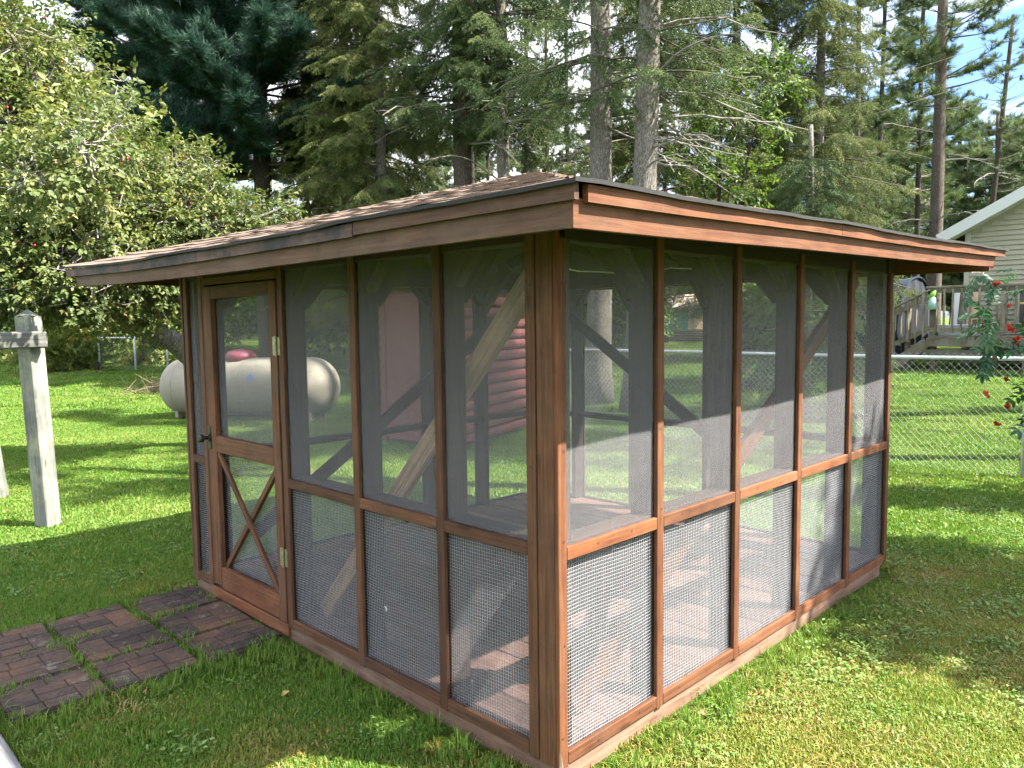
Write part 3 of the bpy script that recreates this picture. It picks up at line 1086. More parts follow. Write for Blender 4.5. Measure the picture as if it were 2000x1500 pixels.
def roof_z(x, y):
    """roof surface over the plan: sagging pyramid"""
    fx = min((x - x0r) / (PK.x - x0r), (x1r - x) / (x1r - PK.x))
    fy = min((y - y0r) / (PK.y - y0r), (y1r - y) / (y1r - PK.y))
    f = max(0.0, min(fx, fy))
    # eave height interpolated round the edge
    eL = float(eave_z(y, 'L'))
    eR = float(eave_z(x, 'R'))
    dl, dr, db, df = x - x0r, y - y0r, x1r - x, y1r - y
    ws = [1 / (q + 0.05) ** 2 for q in (dl, dr, db, df)]
    e = (eL * ws[0] + eR * ws[1] + 2.0 * ws[2] + 1.975 * ws[3]) / sum(ws)
    return e * (1 - f) + PK.z * f, f


corners = [(x0r, y0r), (x1r, y0r), (x1r, y1r), (x0r, y1r)]
for side in range(4):
    c0, c1 = Vector((*corners[side], 0)), Vector((*corners[(side + 1) % 4], 0))
    cen = Vector((PK.x, PK.y, 0))
    lsid = (side == 3)   # left plane
    for k in range(NC):
        f0, f1 = k / NC, min(1.0, (k + 1.25) / NC)
        segs = 44
        V, F = [], []
        for row, f in ((0, f0), (1, f1)):
            for i in range(segs + 1):
                s = i / segs
                pa = c0.lerp(cen, f)
                pb = c1.lerp(cen, f)
                p = pa.lerp(pb, s)
                z, _ = roof_z(p.x, p.y)
                w = (0.35 if k == 0 else 1) * (0.0035 * math.sin(s * 31 + k * 2.1 + side) + 0.0025 * math.sin(s * 77 + k) + 0.002 * random.random())
                if row == 0:
                    z += 0.0055 + abs(w) + (0.005 if k == 0 else 0) * max(0, math.sin(s * 17 + side * 2 + 1)) + (0.003 if k == 0 else 0.0)
                else:
                    z += 0.0005
                out = (p - cen).normalized() * ((0.002 if k == 0 else 0.006) * math.sin(s * 53 + k) + (0.008 if k == 0 else 0)) if row == 0 else Vector()
                V.append((p.x + out.x, p.y + out.y, z))
        # underside row for the exposed edge
        for i in range(segs + 1):
            v = V[i]
            V.append((v[0], v[1], v[2] - (0.011 if k == 0 else 0.006)))
        mats = []
        for i in range(segs):
            F.append((i, i + 1, segs + 1 + i + 1, segs + 1 + i))
            mats.append(0)
        for i in range(segs):
            a_, b_ = i, i + 1
            F.append((2 * (segs + 1) + i, 2 * (segs + 1) + i + 1, b_, a_))
            mats.append(1 if k == 0 else 0)
        o = Vector(V[segs // 2])
        me = mesh('shingle_course', [Vector(v) - o for v in V], F)
        me.materials.append(M['shingle'])
        me.materials.append(M['shingle_edge'])
        me.polygons.foreach_set('material_index', mats)
        link('shingle_course', me, roof, None, Matrix.Translation(o))
# boards under the shingles
V, F = [], []
g = 12
idx = {}
for i in range(g + 1):
    for j in range(g + 1):
        x = -0.465 + (3.61 + 0.465) * i / g
        y = -0.465 + (3.43 + 0.465) * j / g
        z, _ = roof_z(x, y)
        idx[i, j] = len(V)
        V.append((x, y, z - 0.022))
for i in range(g):
    for j in range(g):
        F.append((idx[i, j], idx[i, j + 1], idx[i + 1, j + 1], idx[i + 1, j]))
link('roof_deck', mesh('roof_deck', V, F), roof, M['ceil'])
# rafters seen inside
for k in range(5):
    for (sx, sy) in ((0, 1), (1, 0)):
        s = 0.35 + 0.56 * k
        for end in (0, 1):
            if sx == 0:
                xa, ya = (0.05 if end == 0 else 3.1), s
            else:
                xa, ya = s, (0.05 if end == 0 else 2.9)
            tgt = Vector((PK.x, PK.y))
            m_ = min(abs(xa - PK.x) if sx == 0 else abs(ya - PK.y), 99)
            run = max(0.15, m_ - abs((ya - PK.y) if sx == 0 else (xa - PK.x)))
            xb = xa + (run if end == 0 else -run) if sx == 0 else xa
            yb = ya if sx == 0 else ya + (run if end == 0 else -run)
            za, _ = roof_z(xa, ya)
            zb, _ = roof_z(xb, yb)
            board('rafter', (xa, ya, za - 0.075), (xb, yb, zb - 0.075), 0.085, 0.036, (0, 0, 1), M['wood_int'], roof)
shifted('nail_heads', NAILS, (0, 0, 1), M['nail'], gaz, 'stuff')

# cords hanging in the gazebo
cord = thing('string_light_cord', (1.2, 0.3, 1.8), 'thin white electrical cord strung below the gazebo ceiling', 'cord')
a = Acc()
pts = [Vector(p) for p in ((0.16, 0.16, 1.80), (0.35, 0.2, 1.79), (0.5, 0.22, 1.795), (0.72, 0.2, 1.79), (1.0, 0.22, 1.83), (1.3, 0.24, 1.84), (1.55, 0.26, 1.85))]
a.tube(pts, 0.0025, 5, True)
shifted('wire', a, (0.8, 0.2, 1.8), M['cord'], cord)
cord2 = thing('hanging_plug_cord', (1.29, 0.13, 1.0), 'white cord with a plug dangling beside the second sunny stud', 'cord')
a = Acc()
a.tube(curve_pts((1.30, 0.16, 1.12), (1.275, 0.10, 0.93), 0.012, 8, (1, 0, 0)), 0.003, 5, True)
shifted('wire', a, (1.29, 0.12, 1.0), M['cord'], cord2)
a = Acc()
a.box((1.262, 0.085, 0.885), (1.300, 0.115, 0.915))
a.tube([(1.275, 0.10, 0.93), (1.275, 0.10, 0.905)], [0.006, 0.011], 8, True)
shifted('plug', a, (1.28, 0.1, 0.9), M['cord'], cord2)

# ------------------------------------------------------------------ path of pavers
path = link('path', None, kind='structure')
path['label'] = 'path of brick patterned pavers set in the grass before the door'
cells = []
XC = [(-0.03, -0.40), (-0.43, -0.80), (-0.835, -1.205)]
YC = [(2.60, 2.95), (2.222, 2.575), (1.862, 2.197)]
# brick pattern of a paver in unit coordinates (x0,y0,x1,y1)
PAT = [(0, 0, .36, .24), (.36, 0, .72, .24), (.72, 0, 1, .49), (0, .24, .34, .74), (.34, .24, .72, .49), (.34, .49, .68, .74), (.68, .49, 1, .74), (0, .74, .5, 1), (.5, .74, 1, 1)]
for i, (xa, xb) in enumerate(XC):
    for j, (ya, yb) in enumerate(YC):
        jx, jy, rz = random.uniform(-.012, .012), random.uniform(-.012, .012), R(random.uniform(-2.5, 2.5))
        cx, cy_ = (xa + xb) / 2 + jx, (ya + yb) / 2 + jy + 0.03 * (i - 1) * 0.5
        w, h = abs(xb - xa), abs(yb - ya)
        zz = 0.020 + random.uniform(-.004, .006)
        Mp = Matrix.Translation((cx, cy_, zz)) @ Matrix.Rotation(rz, 4, 'Z') @ Matrix.Rotation(R(random.uniform(-1.2, 1.2)), 4, 'X')
        pv = link('paver', box_mesh(w, h, 0.05, 0.006), path, M['paver'], Mp @ Matrix.Translation((0, 0, -0.025)))
        flip = (i + j) % 2
        for (u0, v0, u1, v1) in PAT:
            if flip:
                u0, v0, u1, v1 = 1 - u1, v0, 1 - u0, v1
            bw, bh = (u1 - u0) * w - 0.006, (v1 - v0) * h - 0.006
            px, py = ((u0 + u1) / 2 - .5) * w, ((v0 + v1) / 2 - .5) * h
            link('brick', box_mesh(bw, bh, 0.016, 0.002), pv, M['paver'], Mp @ Matrix.Translation((px, py, 0.0 + random.uniform(-.001, .001))))

# white plank at the lower left edge
pl = thing('bleached_plank', (-1.45, 1.6, 0), 'bleached white plank lying at the lower left corner', 'plank')
board('plank', (-1.46, -0.4, 0.055), (-1.44, 2.9, 0.055), 0.34, 0.05, (1, 0, 0), M['whitewood'], pl, 0.006)

# ------------------------------------------------------------------ arbor at the left
arb = thing('wooden_arbor', (-0.23, 5.32, 0), 'weathered grey timber arbor post and beam at the left edge', 'arbor')
Mz = Matrix.Rotation(R(20), 4, 'Z')


def post(name, x, y, z0, z1, w, parent, mat, rz=20, lean=(0, 0)):
    dx = Vector((math.cos(R(rz)), math.sin(R(rz)), 0))
    return board(name, (x, y, z0), (x + lean[0], y + lean[1], z1), w, w, dx, mat, parent, 0.006)


post('post', -0.20, 5.30, -0.05, 1.70, 0.135, arb, M['postwood'], 28, (-0.055, 0.0))
post('post', -0.235, 6.80, -0.05, 2.0, 0.135, arb, M['postwood'], 28, (-0.20, 0.0))
d_ = Vector((-0.72, 0.69, 0)).normalized()
bp0 = Vector((-0.17, 5.18, 1.515))
board('beam', bp0, bp0 + Vector((-0.80, -0.02, 0.0)) * 1.6, 0.13, 0.10, (0, 0, 1), M['postwood'], arb, 0.012)
a = Acc()   # little cap on the post top
a.poly([(-0.345, 5.28, 1.70), (-0.235, 5.21, 1.70), (-0.165, 5.32, 1.70), (-0.275, 5.39, 1.70)])
a.poly([(-0.345, 5.28, 1.70), (-0.235, 5.21, 1.70), (-0.255, 5.30, 1.755)])
a.poly([(-0.235, 5.21, 1.70), (-0.165, 5.32, 1.70), (-0.255, 5.30, 1.755)])
a.poly([(-0.165, 5.32, 1.70), (-0.275, 5.39, 1.70), (-0.255, 5.30, 1.755)])
a.poly([(-0.275, 5.39, 1.70), (-0.345, 5.28, 1.70), (-0.255, 5.30, 1.755)])
shifted('post_cap', a, (-0.255, 5.3, 1.7), M['postwood'], arb)

# ------------------------------------------------------------------ propane tank
c0, c1 = Vector((3.45, 12.2, 0.56)), Vector((5.2, 9.55, 0.56))
tk = thing('propane_tank', ((c0.x + c1.x) / 2, (c0.y + c1.y) / 2, gz(4.5, 10.9)), 'long off white propane tank with a maroon dome lid on the lawn', 'tank')
ax_ = (c1 - c0).normalized()
pts, rad = [], []
RT = 0.50
L_ = (c1 - c0).length
for i in range(9):
    th = math.pi / 2 * i / 8
    pts.append(c0 + ax_ * (0.40 - 0.44 * math.cos(th)))
    rad.append(max(0.01, RT * math.sin(th)))
for i in range(8, -1, -1):
    th = math.pi / 2 * i / 8
    pts.append(c1 - ax_ * (0.40 - 0.44 * math.cos(th)))
    rad.append(max(0.01, RT * math.sin(th)))
a = Acc()
a.tube(pts, rad, 32, True)
mid = (c0 + c1) / 2
shifted('shell', a, mid, M['tank'], tk, smooth=True)
a = Acc()
dm = mid + ax_ * -0.15 + Vector((0, 0, RT))
rr = [(0.0, 0.25), (0.10, 0.26), (0.17, 0.20), (0.20, 0.08), (0.205, 0.01)]
a.tube([dm + Vector((0, 0, h - 0.06)) for h, _ in rr], [q for _, q in rr], 20, True)
shifted('dome_lid', a, dm, M['tank_dome'], tk, smooth=True)
sdv = Vector((-ax_.y, ax_.x, 0))
for s_w in (0.40, L_ - 0.40, L_ / 2):
    a = Acc()
    q_ = c0 + ax_ * s_w
    a.tube([q_ - ax_ * 0.012, q_ - ax_ * 0.006, q_ + ax_ * 0.006, q_ + ax_ * 0.012], [RT - 0.002, RT + 0.004, RT + 0.004, RT - 0.002], 32)
    shifted('weld_seam', a, q_, M['tank'], tk, smooth=True)
for s in (0.35, L_ - 0.35):
    for q in (-0.22, 0.22):
        p = c0 + ax_ * s + sdv * q
        board('leg', (p.x, p.y, -0.03), (p.x, p.y, 0.30), 0.12, 0.06, sdv, M['tank'], tk)
a = Acc()
bp = mid + ax_ * 0.1 - sdv * 0.0
lp = mid + ax_ * 0.28 + (-sdv if (-sdv).dot(CAM - mid) > 0 else sdv) * (RT + 0.004) * 0.93 + Vector((0, 0, 0.19))
lu = ax_
lv = Vector((0, 0, 1)) * 0.93 + (sdv if (-sdv).dot(CAM - mid) > 0 else -sdv) * 0.37
for (q0, q1, q2, q3) in ((-.06, -.02, .06, .02), (-.02, -.07, .02, .07)):
    a.poly([lp + lu * q0 + lv * q1, lp + lu * q2 + lv * q1, lp + lu * q2 + lv * q3, lp + lu * q0 + lv * q3])
shifted('blue_decal', a, lp, plain('decal_blue', (0.10, 0.2, 0.42), 0.5, 0.1, 10.0), tk)

# ------------------------------------------------------------------ red log shed
sh = thing('log_shed', (5.2, 6.2, 0), 'dark red log sided shed standing behind the gazebo', 'shed')
P0 = Vector((4.27, 5.36, 0))                      # near corner
ux = Vector((0.94, 0.34, 0)).normalized()         # side of logs
uy = Vector((-0.05, 1.0, 0)).normalized()         # door side
LS, WS, HS = 2.25, 1.85, 2.25
nlog = 15
for i in range(nlog):
    z = 0.06 + (HS - 0.06) * (i + 0.5) / nlog
    rlog = (HS - 0.06) / nlog / 2
    for (o, u, L, nrm) in ((P0, ux, LS, uy), (P0 + uy * WS, ux, LS, -uy), (P0 + ux * LS, uy, WS, -ux)):
        a = Acc()
        cA = o + Vector((0, 0, z)) + nrm * 0.06
        prof = [(-0.075 * math.cos(t_), rlog * 0.98 * math.sin(t_)) for t_ in np.linspace(-math.pi / 2, math.pi / 2, 7)]
        b = 0
        vv = []
        for e_ in (-0.03, L + 0.03):
            for (dn, dz) in prof + [(0.05, rlog * .98), (0.05, -rlog * .98)]:
                vv.append(cA + u * e_ + nrm * dn + Vector((0, 0, dz)))
        m_ = len(prof) + 2
        a.V = vv
        a.F = [(q, (q + 1) % m_, m_ + (q + 1) % m_, m_ + q) for q in range(m_)] + [tuple(range(m_))[::-1], tuple(range(m_, 2 * m_))]
        shifted('log', a, cA + u * L / 2, M['red_log'], sh)
    # log stubs each side of the door
    for (s0, s1) in ((0.03, 0.34), (1.44, WS - 0.05)):
        a = Acc()
        cA = P0 + Vector((0, 0, z)) + ux * 0.06
        prof = [(-0.07 * math.cos(t_), rlog * 0.9 * math.sin(t_)) for t_ in np.linspace(-math.pi / 2, math.pi / 2, 7)]
        vv = []
        for e_ in (s0, s1):
            for (dn, dz) in prof + [(0.05, rlog * .9), (0.05, -rlog * .9)]:
                vv.append(cA + uy * e_ + ux * dn + Vector((0, 0, dz)))
        m_ = len(prof) + 2
        a.V = vv
        a.F = [(q, (q + 1) % m_, m_ + (q + 1) % m_, m_ + q) for q in range(m_)] + [tuple(range(m_))[::-1], tuple(range(m_, 2 * m_))]
        shifted('log', a, cA + uy * (s0 + s1) / 2, M['red_log'], sh)
dr = board('door', P0 + uy * 0.89 + ux * 0.02 + Vector((0, 0, 0.08)), P0 + uy * 0.89 + ux * 0.02 + Vector((0, 0, 2.0)), 0.92, 0.05, uy, M['red_door'], sh)
for q in (0.38, 1.40):
    board('door_trim', P0 + uy * q - ux * 0.012 + Vector((0, 0, 0.05)), P0 + uy * q - ux * 0.012 + Vector((0, 0, 2.1)), 0.09, 0.03, uy, M['red_door'], sh)
board('door_trim', P0 + uy * 0.44 - ux * 0.01 + Vector((0, 0, 2.06)), P0 + uy * 1.34 - ux * 0.01 + Vector((0, 0, 2.06)), 0.09, 0.03, (0, 0, 1), M['red_door'], sh)
board('corner_board', P0 - ux * 0.02 - uy * 0.02, P0 - ux * 0.02 - uy * 0.02 + Vector((0, 0, HS)), 0.1, 0.1, uy, M['red_door'], sh)
a = Acc()
A_, B_, C_, D_ = P0 - ux * 0.2 - uy * 0.2, P0 + ux * (LS + 0.2) - uy * 0.2, P0 + ux * (LS + 0.2) + uy * (WS + 0.2), P0 - ux * 0.2 + uy * (WS + 0.2)
R0, R1 = (A_ + D_) / 2 + Vector((0, 0, HS + 0.42)), (B_ + C_) / 2 + Vector((0, 0, HS + 0.42))
hz_ = Vector((0, 0, HS + 0.01))
for q in ((A_ + hz_, B_ + hz_, R1, R0), (C_ + hz_, D_ + hz_, R0, R1)):
    a.poly(q)
    a.poly([p - Vector((0, 0, 0.04)) for p in reversed(q)])
a.poly([A_ + hz_, R0, D_ + hz_])
a.poly([B_ + hz_, C_ + hz_, R1])
shifted('roof', a, (5.2, 6.2, HS), M['roof_dark'], sh)


# ------------------------------------------------------------------ chain link fences
def chain_fence(name, p0, p1, H, label, post_at, cell=0.072, r=0.0021, knuckle=True, wire_mat=None):
    p0, p1 = Vector(p0), Vector(p1)
    d = (p1 - p0)
    L = d.length
    d.normalize()
    f = thing(name, (p0 + p1) / 2, label, 'fence')
    a = Acc()
    n = int(L / (cell / 2))
    rows = int(H / (cell / 2))
    zb = 0.02
    for i in range(n):
        s = i * cell / 2
        # each diamond wire zigzags between two columns
        pts = []
        for k in range(rows + 1):
            q = s + (cell / 2 if k % 2 else 0)
            if i % 2:
                q = s + (0 if k % 2 else cell / 2)
            p = p0 + d * q
            pts.append(Vector((p.x, p.y, gz(p.x, p.y) + zb + k * cell / 2 * (H + 0.03) / H)))
        a.tube(pts, r, 3)
    o = shifted('chain_link_mesh', a, (p0 + p1) / 2, wire_mat or M['galv'], f, 'stuff')
    prev = None
    rp = []
    for k in range(13):
        p = p0.lerp(p1, k / 12)
        rp.append(Vector((p.x, p.y, gz(p.x, p.y) + H)))
    a = Acc()
    a.tube(rp, 0.021, 10, True)
    shifted('top_rail', a, (p0 + p1) / 2, M['galv_dull'], f, smooth=True)
    for s in post_at:
        p = p0 + d * s
        z = gz(p.x, p.y)
        a = Acc()
        a.tube([(p.x, p.y, z - 0.05), (p.x, p.y, z + H + 0.02), (p.x, p.y, z + H + 0.05)], [0.03, 0.03, 0.012], 10, True)
        shifted('post', a, p, M['galv_dull'], f, smooth=True)
    return f


nrm_ = Vector((1, 0, 0))
chain_fence('chain_link_fence', (6.95, -3.0, 0), (6.85, 6.9, 0), 1.19, 'galvanised chain link fence crossing the lawn behind the gazebo', [0.6, 3.0, 5.4, 7.4, 9.7])
chain_fence('dog_run_fence', (5.55, 22.6, 0), (6.95, 21.15, 0), 0.98, 'small chain link dog run panel far off beside the weeds', [0.0, 1.05, 2.0], cell=0.09, r=0.0022)
a = Acc()
a.tube([(5.42, 22.4, 0.2), (5.42, 22.4, 0.62)], 0.055, 9, True)
stk = thing('wooden_stake', (5.42, 22.4, 0.3), 'short dark wooden stake beside the dog run panel', 'stake')
shifted('stake_post', a, (5.42, 22.4, 0.3), M['bark_dark'], stk)

# ------------------------------------------------------------------ house with deck
HX, HY = 16.3, 2.95
HZ = gz(HX, 0)
hs = thing('house', (HX + 3, -1, HZ), 'cream sided house gable with white eave trim at the right edge', 'house')
WLEN = 7.0
eaveZ = 3.35
pitch = 0.53
a = Acc()
ym = HY - WLEN / 2
a.poly([(HX + 0.02, HY, HZ - 0.2), (HX + 0.02, HY, eaveZ), (HX + 0.02, ym, eaveZ + pitch * WLEN / 2), (HX + 0.02, HY - WLEN, eaveZ), (HX + 0.02, HY - WLEN, HZ - 0.2)])
a.poly([(HX + 0.02, HY, HZ - 0.2), (HX + 8, HY, HZ - 0.2), (HX + 8, HY, eaveZ), (HX + 0.02, HY, eaveZ)])
a.poly([(HX + 0.02, HY - WLEN, HZ - 0.2), (HX + 8, HY - WLEN, HZ - 0.2), (HX + 8, HY - WLEN, eaveZ), (HX + 0.02, HY - WLEN, eaveZ)])
a.poly([(HX + 8, HY, HZ - 0.2), (HX + 8, HY, eaveZ), (HX + 8, ym, eaveZ + pitch * WLEN / 2), (HX + 8, HY - WLEN, eaveZ), (HX + 8, HY - WLEN, HZ - 0.2)])
wall_o = shifted('wall', a, (HX, -1, 1), M['siding'], hs)
pz = 0.1
z = HZ + 0.05
while z < 5.0:
    y1 = HY - 0.09
    y0 = HY - WLEN + 0.09
    if z + pz > eaveZ:
        run = (z + pz - eaveZ) / pitch
        y1 -= run
        y0 += run
    if y1 - y0 < 0.3:
        break
    a = Acc()
    a.V = [Vector(p) for p in ((HX + 0.017, y0, z + pz), (HX + 0.017, y1, z + pz), (HX - 0.012, y1, z), (HX - 0.012, y0, z), (HX + 0.017, y0, z), (HX + 0.017, y1, z))]
    a.F = [(0, 1, 2, 3), (3, 2, 5, 4)]
    shifted('siding_board', a, (HX, (y0 + y1) / 2, z), M['siding'], wall_o)
    z += pz
bbox_obj('corner_trim', (HX - 0.022, HY - 0.09, HZ - 0.1), (HX + 0.0, HY + 0.012, eaveZ), M['siding_trim'], hs)
# roof with white rake boards
for sgn in (1, -1):
    e0 = Vector((0, ym + sgn * (WLEN / 2 + 0.38), eaveZ - pitch * 0.38))
    e1 = Vector((0, ym, eaveZ + pitch * WLEN / 2))
    nrm = Vector((0, sgn * pitch, 1)).normalized()
    a = Acc()
    for off in (0.10, 0.20):
        a.poly([Vector((HX - 0.36, e0.y, e0.z)) + nrm * off, Vector((HX - 0.36, e1.y, e1.z)) + nrm * off, Vector((HX + 8.3, e1.y, e1.z)) + nrm * off, Vector((HX + 8.3, e0.y, e0.z)) + nrm * off])
    a.poly([Vector((HX - 0.36, e0.y, e0.z)) + nrm * 0.1, Vector((HX + 8.3, e0.y, e0.z)) + nrm * 0.1, Vector((HX + 8.3, e0.y, e0.z)) + nrm * 0.2, Vector((HX - 0.36, e0.y, e0.z)) + nrm * 0.2])
    shifted('roof', a, (HX + 3, e0.y, 3.5), M['roof_dark'], hs)
    board('rake_board', Vector((HX - 0.375, e0.y, e0.z)) + nrm * 0.09, Vector((HX - 0.375, e1.y, e1.z)) + nrm * 0.09, 0.21, 0.025, nrm, M['white_trim'], hs)
    a = Acc()
    a.poly([(HX - 0.36, e0.y, e0.z - 0.001), (HX + 0.03, e0.y, e0.z - 0.001), (HX + 0.03, e1.y, e1.z - 0.001), (HX - 0.36, e1.y, e1.z - 0.001)])
    shifted('soffit', a, (HX, e0.y, e0.z), M['white_trim'], hs)
bbox_obj('fascia_board', (HX - 0.36, HY + 0.36, eaveZ - 0.22), (HX + 8.2, HY + 0.385, eaveZ - 0.05), M['white_trim'], hs)
# window behind the deck
wn = link('window', None, hs, world=Matrix.Translation((HX - 0.03, 1.55, 1.6)))
bbox_obj('frame', (HX - 0.05, 1.0, 1.42), (HX - 0.014, 2.0, 2.2), M['siding_trim'], wn)
bbox_obj('pane', (HX - 0.056, 1.06, 1.48), (HX - 0.0505, 1.46, 2.14), M['glass'], wn, 0)
bbox_obj('pane', (HX - 0.056, 1.52, 1.48), (HX - 0.0505, 1.94, 2.14), M['glass'], wn, 0)

DX0, DX1, DY0, DY1, DZ = 14.55, 16.26, -1.6, 3.12, 1.24
dk = thing('deck', (15.4, 1, gz(15.4, 1)), 'grey wooden deck with railing and steps against the house', 'deck')
nb = 13
for i in range(nb):
    xa = DX0 + 0.02 + (DX1 - DX0 - 0.02) * i / nb
    bbox_obj('deck_board', (xa + 0.004, DY0, DZ - 0.03), (xa + (DX1 - DX0 - 0.02) / nb - 0.004, DY1, DZ), M['deckwood'], dk)
bbox_obj('rim_joist', (DX0 - 0.02, DY0, DZ - 0.20), (DX0 + 0.018, DY1 + 0.02, DZ - 0.032), M['deckwood'], dk)
bbox_obj('lower_beam', (DX0 + 0.05, DY0, DZ - 0.40), (DX0 + 0.09, DY1 + 0.1, DZ - 0.26), M['deckwood'], dk)
bbox_obj('side_joist', (DX0 + 0.02, DY1 - 0.02, DZ - 0.20), (DX1, DY1 + 0.018, DZ - 0.032), M['deckwood'], dk)
for y in (3.05, 1.5, -0.1):
    bbox_obj('support_post', (DX0 + 0.1, y - 0.05, gz(DX0, y) - 0.05), (DX0 + 0.2, y + 0.05, DZ - 0.2), M['deckwood'], dk)
for y in (3.06, 1.35, -0.4):
    bbox_obj('rail_post', (DX0 + 0.03, y - 0.045, DZ + 0.001), (DX0 + 0.12, y + 0.045, DZ + 0.93), M['deckwood'], dk)
bbox_obj('hand_rail', (DX0, DY0, DZ + 0.932), (DX0 + 0.15, DY1 + 0.06, DZ + 0.97), M['deckwood'], dk)
bbox_obj('upper_rail', (DX0 + 0.02, DY0, DZ + 0.84), (DX0 + 0.029, DY1 - 0.02, DZ + 0.925), M['deckwood'], dk)
bbox_obj('lower_rail', (DX0 + 0.02, DY0, DZ + 0.08), (DX0 + 0.029, DY1 - 0.02, DZ + 0.165), M['deckwood'], dk)
y = DY1 - 0.13
while y > DY0 + 0.1:
    bbox_obj('baluster', (DX0 - 0.012, y - 0.019, DZ + 0.07), (DX0 + 0.019, y + 0.019, DZ + 0.92), M['deckwood'], dk)
    y -= 0.148
# steps going down to the left with their railing
for k in range(3):
    bbox_obj('tread', (DX0 + 0.05, DY1 + 0.05 + 0.25 * k, DZ - 0.22 - 0.2 * k), (DX0 + 1.1, DY1 + 0.33 + 0.25 * k, DZ - 0.18 - 0.2 * k), M['deckwood'], dk)
board('stringer', (DX0 + 0.06, DY1 + 0.02, DZ - 0.12), (DX0 + 0.06, DY1 + 0.85, DZ - 0.75), 0.2, 0.04, (0, 0, 1), M['deckwood'], dk)
NY = DY1 + 0.62
bbox_obj('newel_post', (DX0 + 0.0, NY, gz(DX0, NY) - 0.05), (DX0 + 0.1, NY + 0.1, DZ + 0.61), M['deckwood'], dk)
board('stair_rail', (DX0 + 0.05, DY1 - 0.02, DZ + 0.91), (DX0 + 0.05, NY + 0.02, DZ + 0.58), 0.12, 0.035, (1, 0, 0), M['deckwood'], dk)
board('stair_rail', (DX0 + 0.05, DY1 - 0.02, DZ + 0.78), (DX0 + 0.05, NY + 0.02, DZ + 0.45), 0.09, 0.035, (0, 0, 1), M['deckwood'], dk)
board('stair_rail', (DX0 + 0.05, DY1 - 0.02, DZ + 0.16), (DX0 + 0.05, NY + 0.02, DZ - 0.17), 0.09, 0.035, (0, 0, 1), M['deckwood'], dk)
for k in range(4):
    yy = DY1 + 0.09 + 0.14 * k
    zo = -0.33 * (yy - DY1) / 0.62
    bbox_obj('baluster', (DX0 - 0.01, yy - 0.022, DZ + zo + 0.08), (DX0 + 0.03, yy + 0.022, DZ + zo + 0.88), M['deckwood'], dk)
bbox_obj('support_post', (DX0 + 0.1, DY1 + 0.36, gz(DX0, 3.5) - 0.05), (DX0 + 0.19, DY1 + 0.45, DZ + 0.65), M['deckwood'], dk)
# things on the deck
for k, (yy, dz, lab, rad_) in enumerate(((2.37, 0.0, 'flat red plastic dish on the deck boards', 0.20), (2.33, 0.22, 'red plastic tray standing on the white box', 0.16))):
    a = Acc()
    ctr = Vector((DX0 + 0.5, yy, DZ + 0.002 + dz))
    a.tube([ctr, ctr + Vector((0, 0, 0.02)), ctr + Vector((0, 0, 0.06))], [rad_ * 0.75, rad_ * 0.85, rad_], 20, False)
    a.poly([ctr + Vector((rad_ * 0.8 * math.cos(t_), rad_ * 0.8 * math.sin(t_), 0.015)) for t_ in np.linspace(0, 2 * math.pi, 20, endpoint=False)])
    tag(shifted('red_dish', a, ctr, M['red_plastic'], None), lab, 'dish')
bx = thing('storage_box', (DX0 + 0.45, 2.6, DZ), 'low white storage box behind the deck railing', 'box')
bbox_obj('box_body', (DX0 + 0.25, 2.1, DZ + 0.002), (DX0 + 0.75, 3.0, DZ + 0.19), M['white_trim'], bx, 0.01)
bbox_obj('box_lid', (DX0 + 0.24, 2.09, DZ + 0.191), (DX0 + 0.76, 3.01, DZ + 0.22), M['white_trim'], bx, 0.008)
for k, (yy, cc, lab) in enumerate(((2.93, M['white_trim'], 'white board leaning upright behind the deck railing beside the steps'), (2.78, M['whitewood'], 'bleached board leaning upright second from the deck steps'), (2.60, M['tan_wall'], 'tan board leaning upright behind the deck railing'), (2.08, M['deckwood'], 'grey board leaning upright nearest the house window'))):
    o = board('leaning_board', (DX0 + 0.95, yy, DZ + 0.002), (DX0 + 1.15, yy, DZ + 0.86), 0.13 if k != 2 else 0.2, 0.03, (0, 1, 0), cc, None)
    tag(o, lab, 'board')
# hanging feeder on the corner post
fd = thing('bird_feeder', (DX0 - 0.08, 3.02, DZ + 0.6), 'pale teal cone shaped bird feeder hanging at the deck corner', 'feeder')
a = Acc()
fc = Vector((DX0 - 0.10, 3.02, DZ + 0.52))
a.tube([fc, fc + Vector((0, 0, 0.22)), fc + Vector((0, 0, 0.25))], [0.105, 0.055, 0.02], 16, True)
shifted('cone', a, fc, M['teal'], fd, smooth=True)
a = Acc()
a.tube([fc + Vector((0, 0.03, 0.22)), fc + Vector((0, 0.0, 0.29)), fc + Vector((0, -0.05, 0.36))], [0.04, 0.05, 0.012], 10, True)
a.tube([fc + Vector((0, 0.09, 0.24)), fc + Vector((0, 0.0, 0.28))], [0.012, 0.025], 8, True)
shifted('top', a, fc, M['green_plastic'], fd, smooth=True)
tb = thing('patio_table', (15.6, 1.35, DZ), 'yellow topped little table on the deck by the window', 'table')
bbox_obj('table_top', (15.3, 0.95, DZ + 0.60), (15.9, 1.75, DZ + 0.63), M['yellow'], tb)
for xx in (15.35, 15.82):
    for yy in (1.0, 1.67):
        bbox_obj('leg', (xx, yy, DZ + 0.001), (xx + 0.03, yy + 0.03, DZ + 0.599), M['black'], tb)

# ------------------------------------------------------------------ fabric shelter
shl = thing('fabric_shelter', (20, 7.2, gz(20, 7)), 'blue grey arched fabric shelter with a dark end panel', 'shelter')
SX0, SX1, SY0, SY1 = 18.45, 21.5, 5.0, 9.4
sz0 = gz(19, 6)
HSH = 2.0


def arch(t_):
    x = (SX0 + SX1) / 2 - math.cos(t_) * (SX1 - SX0) / 2
    z = sz0 - 0.05 + HSH * (math.sin(t_) ** 0.72)
    return x, z


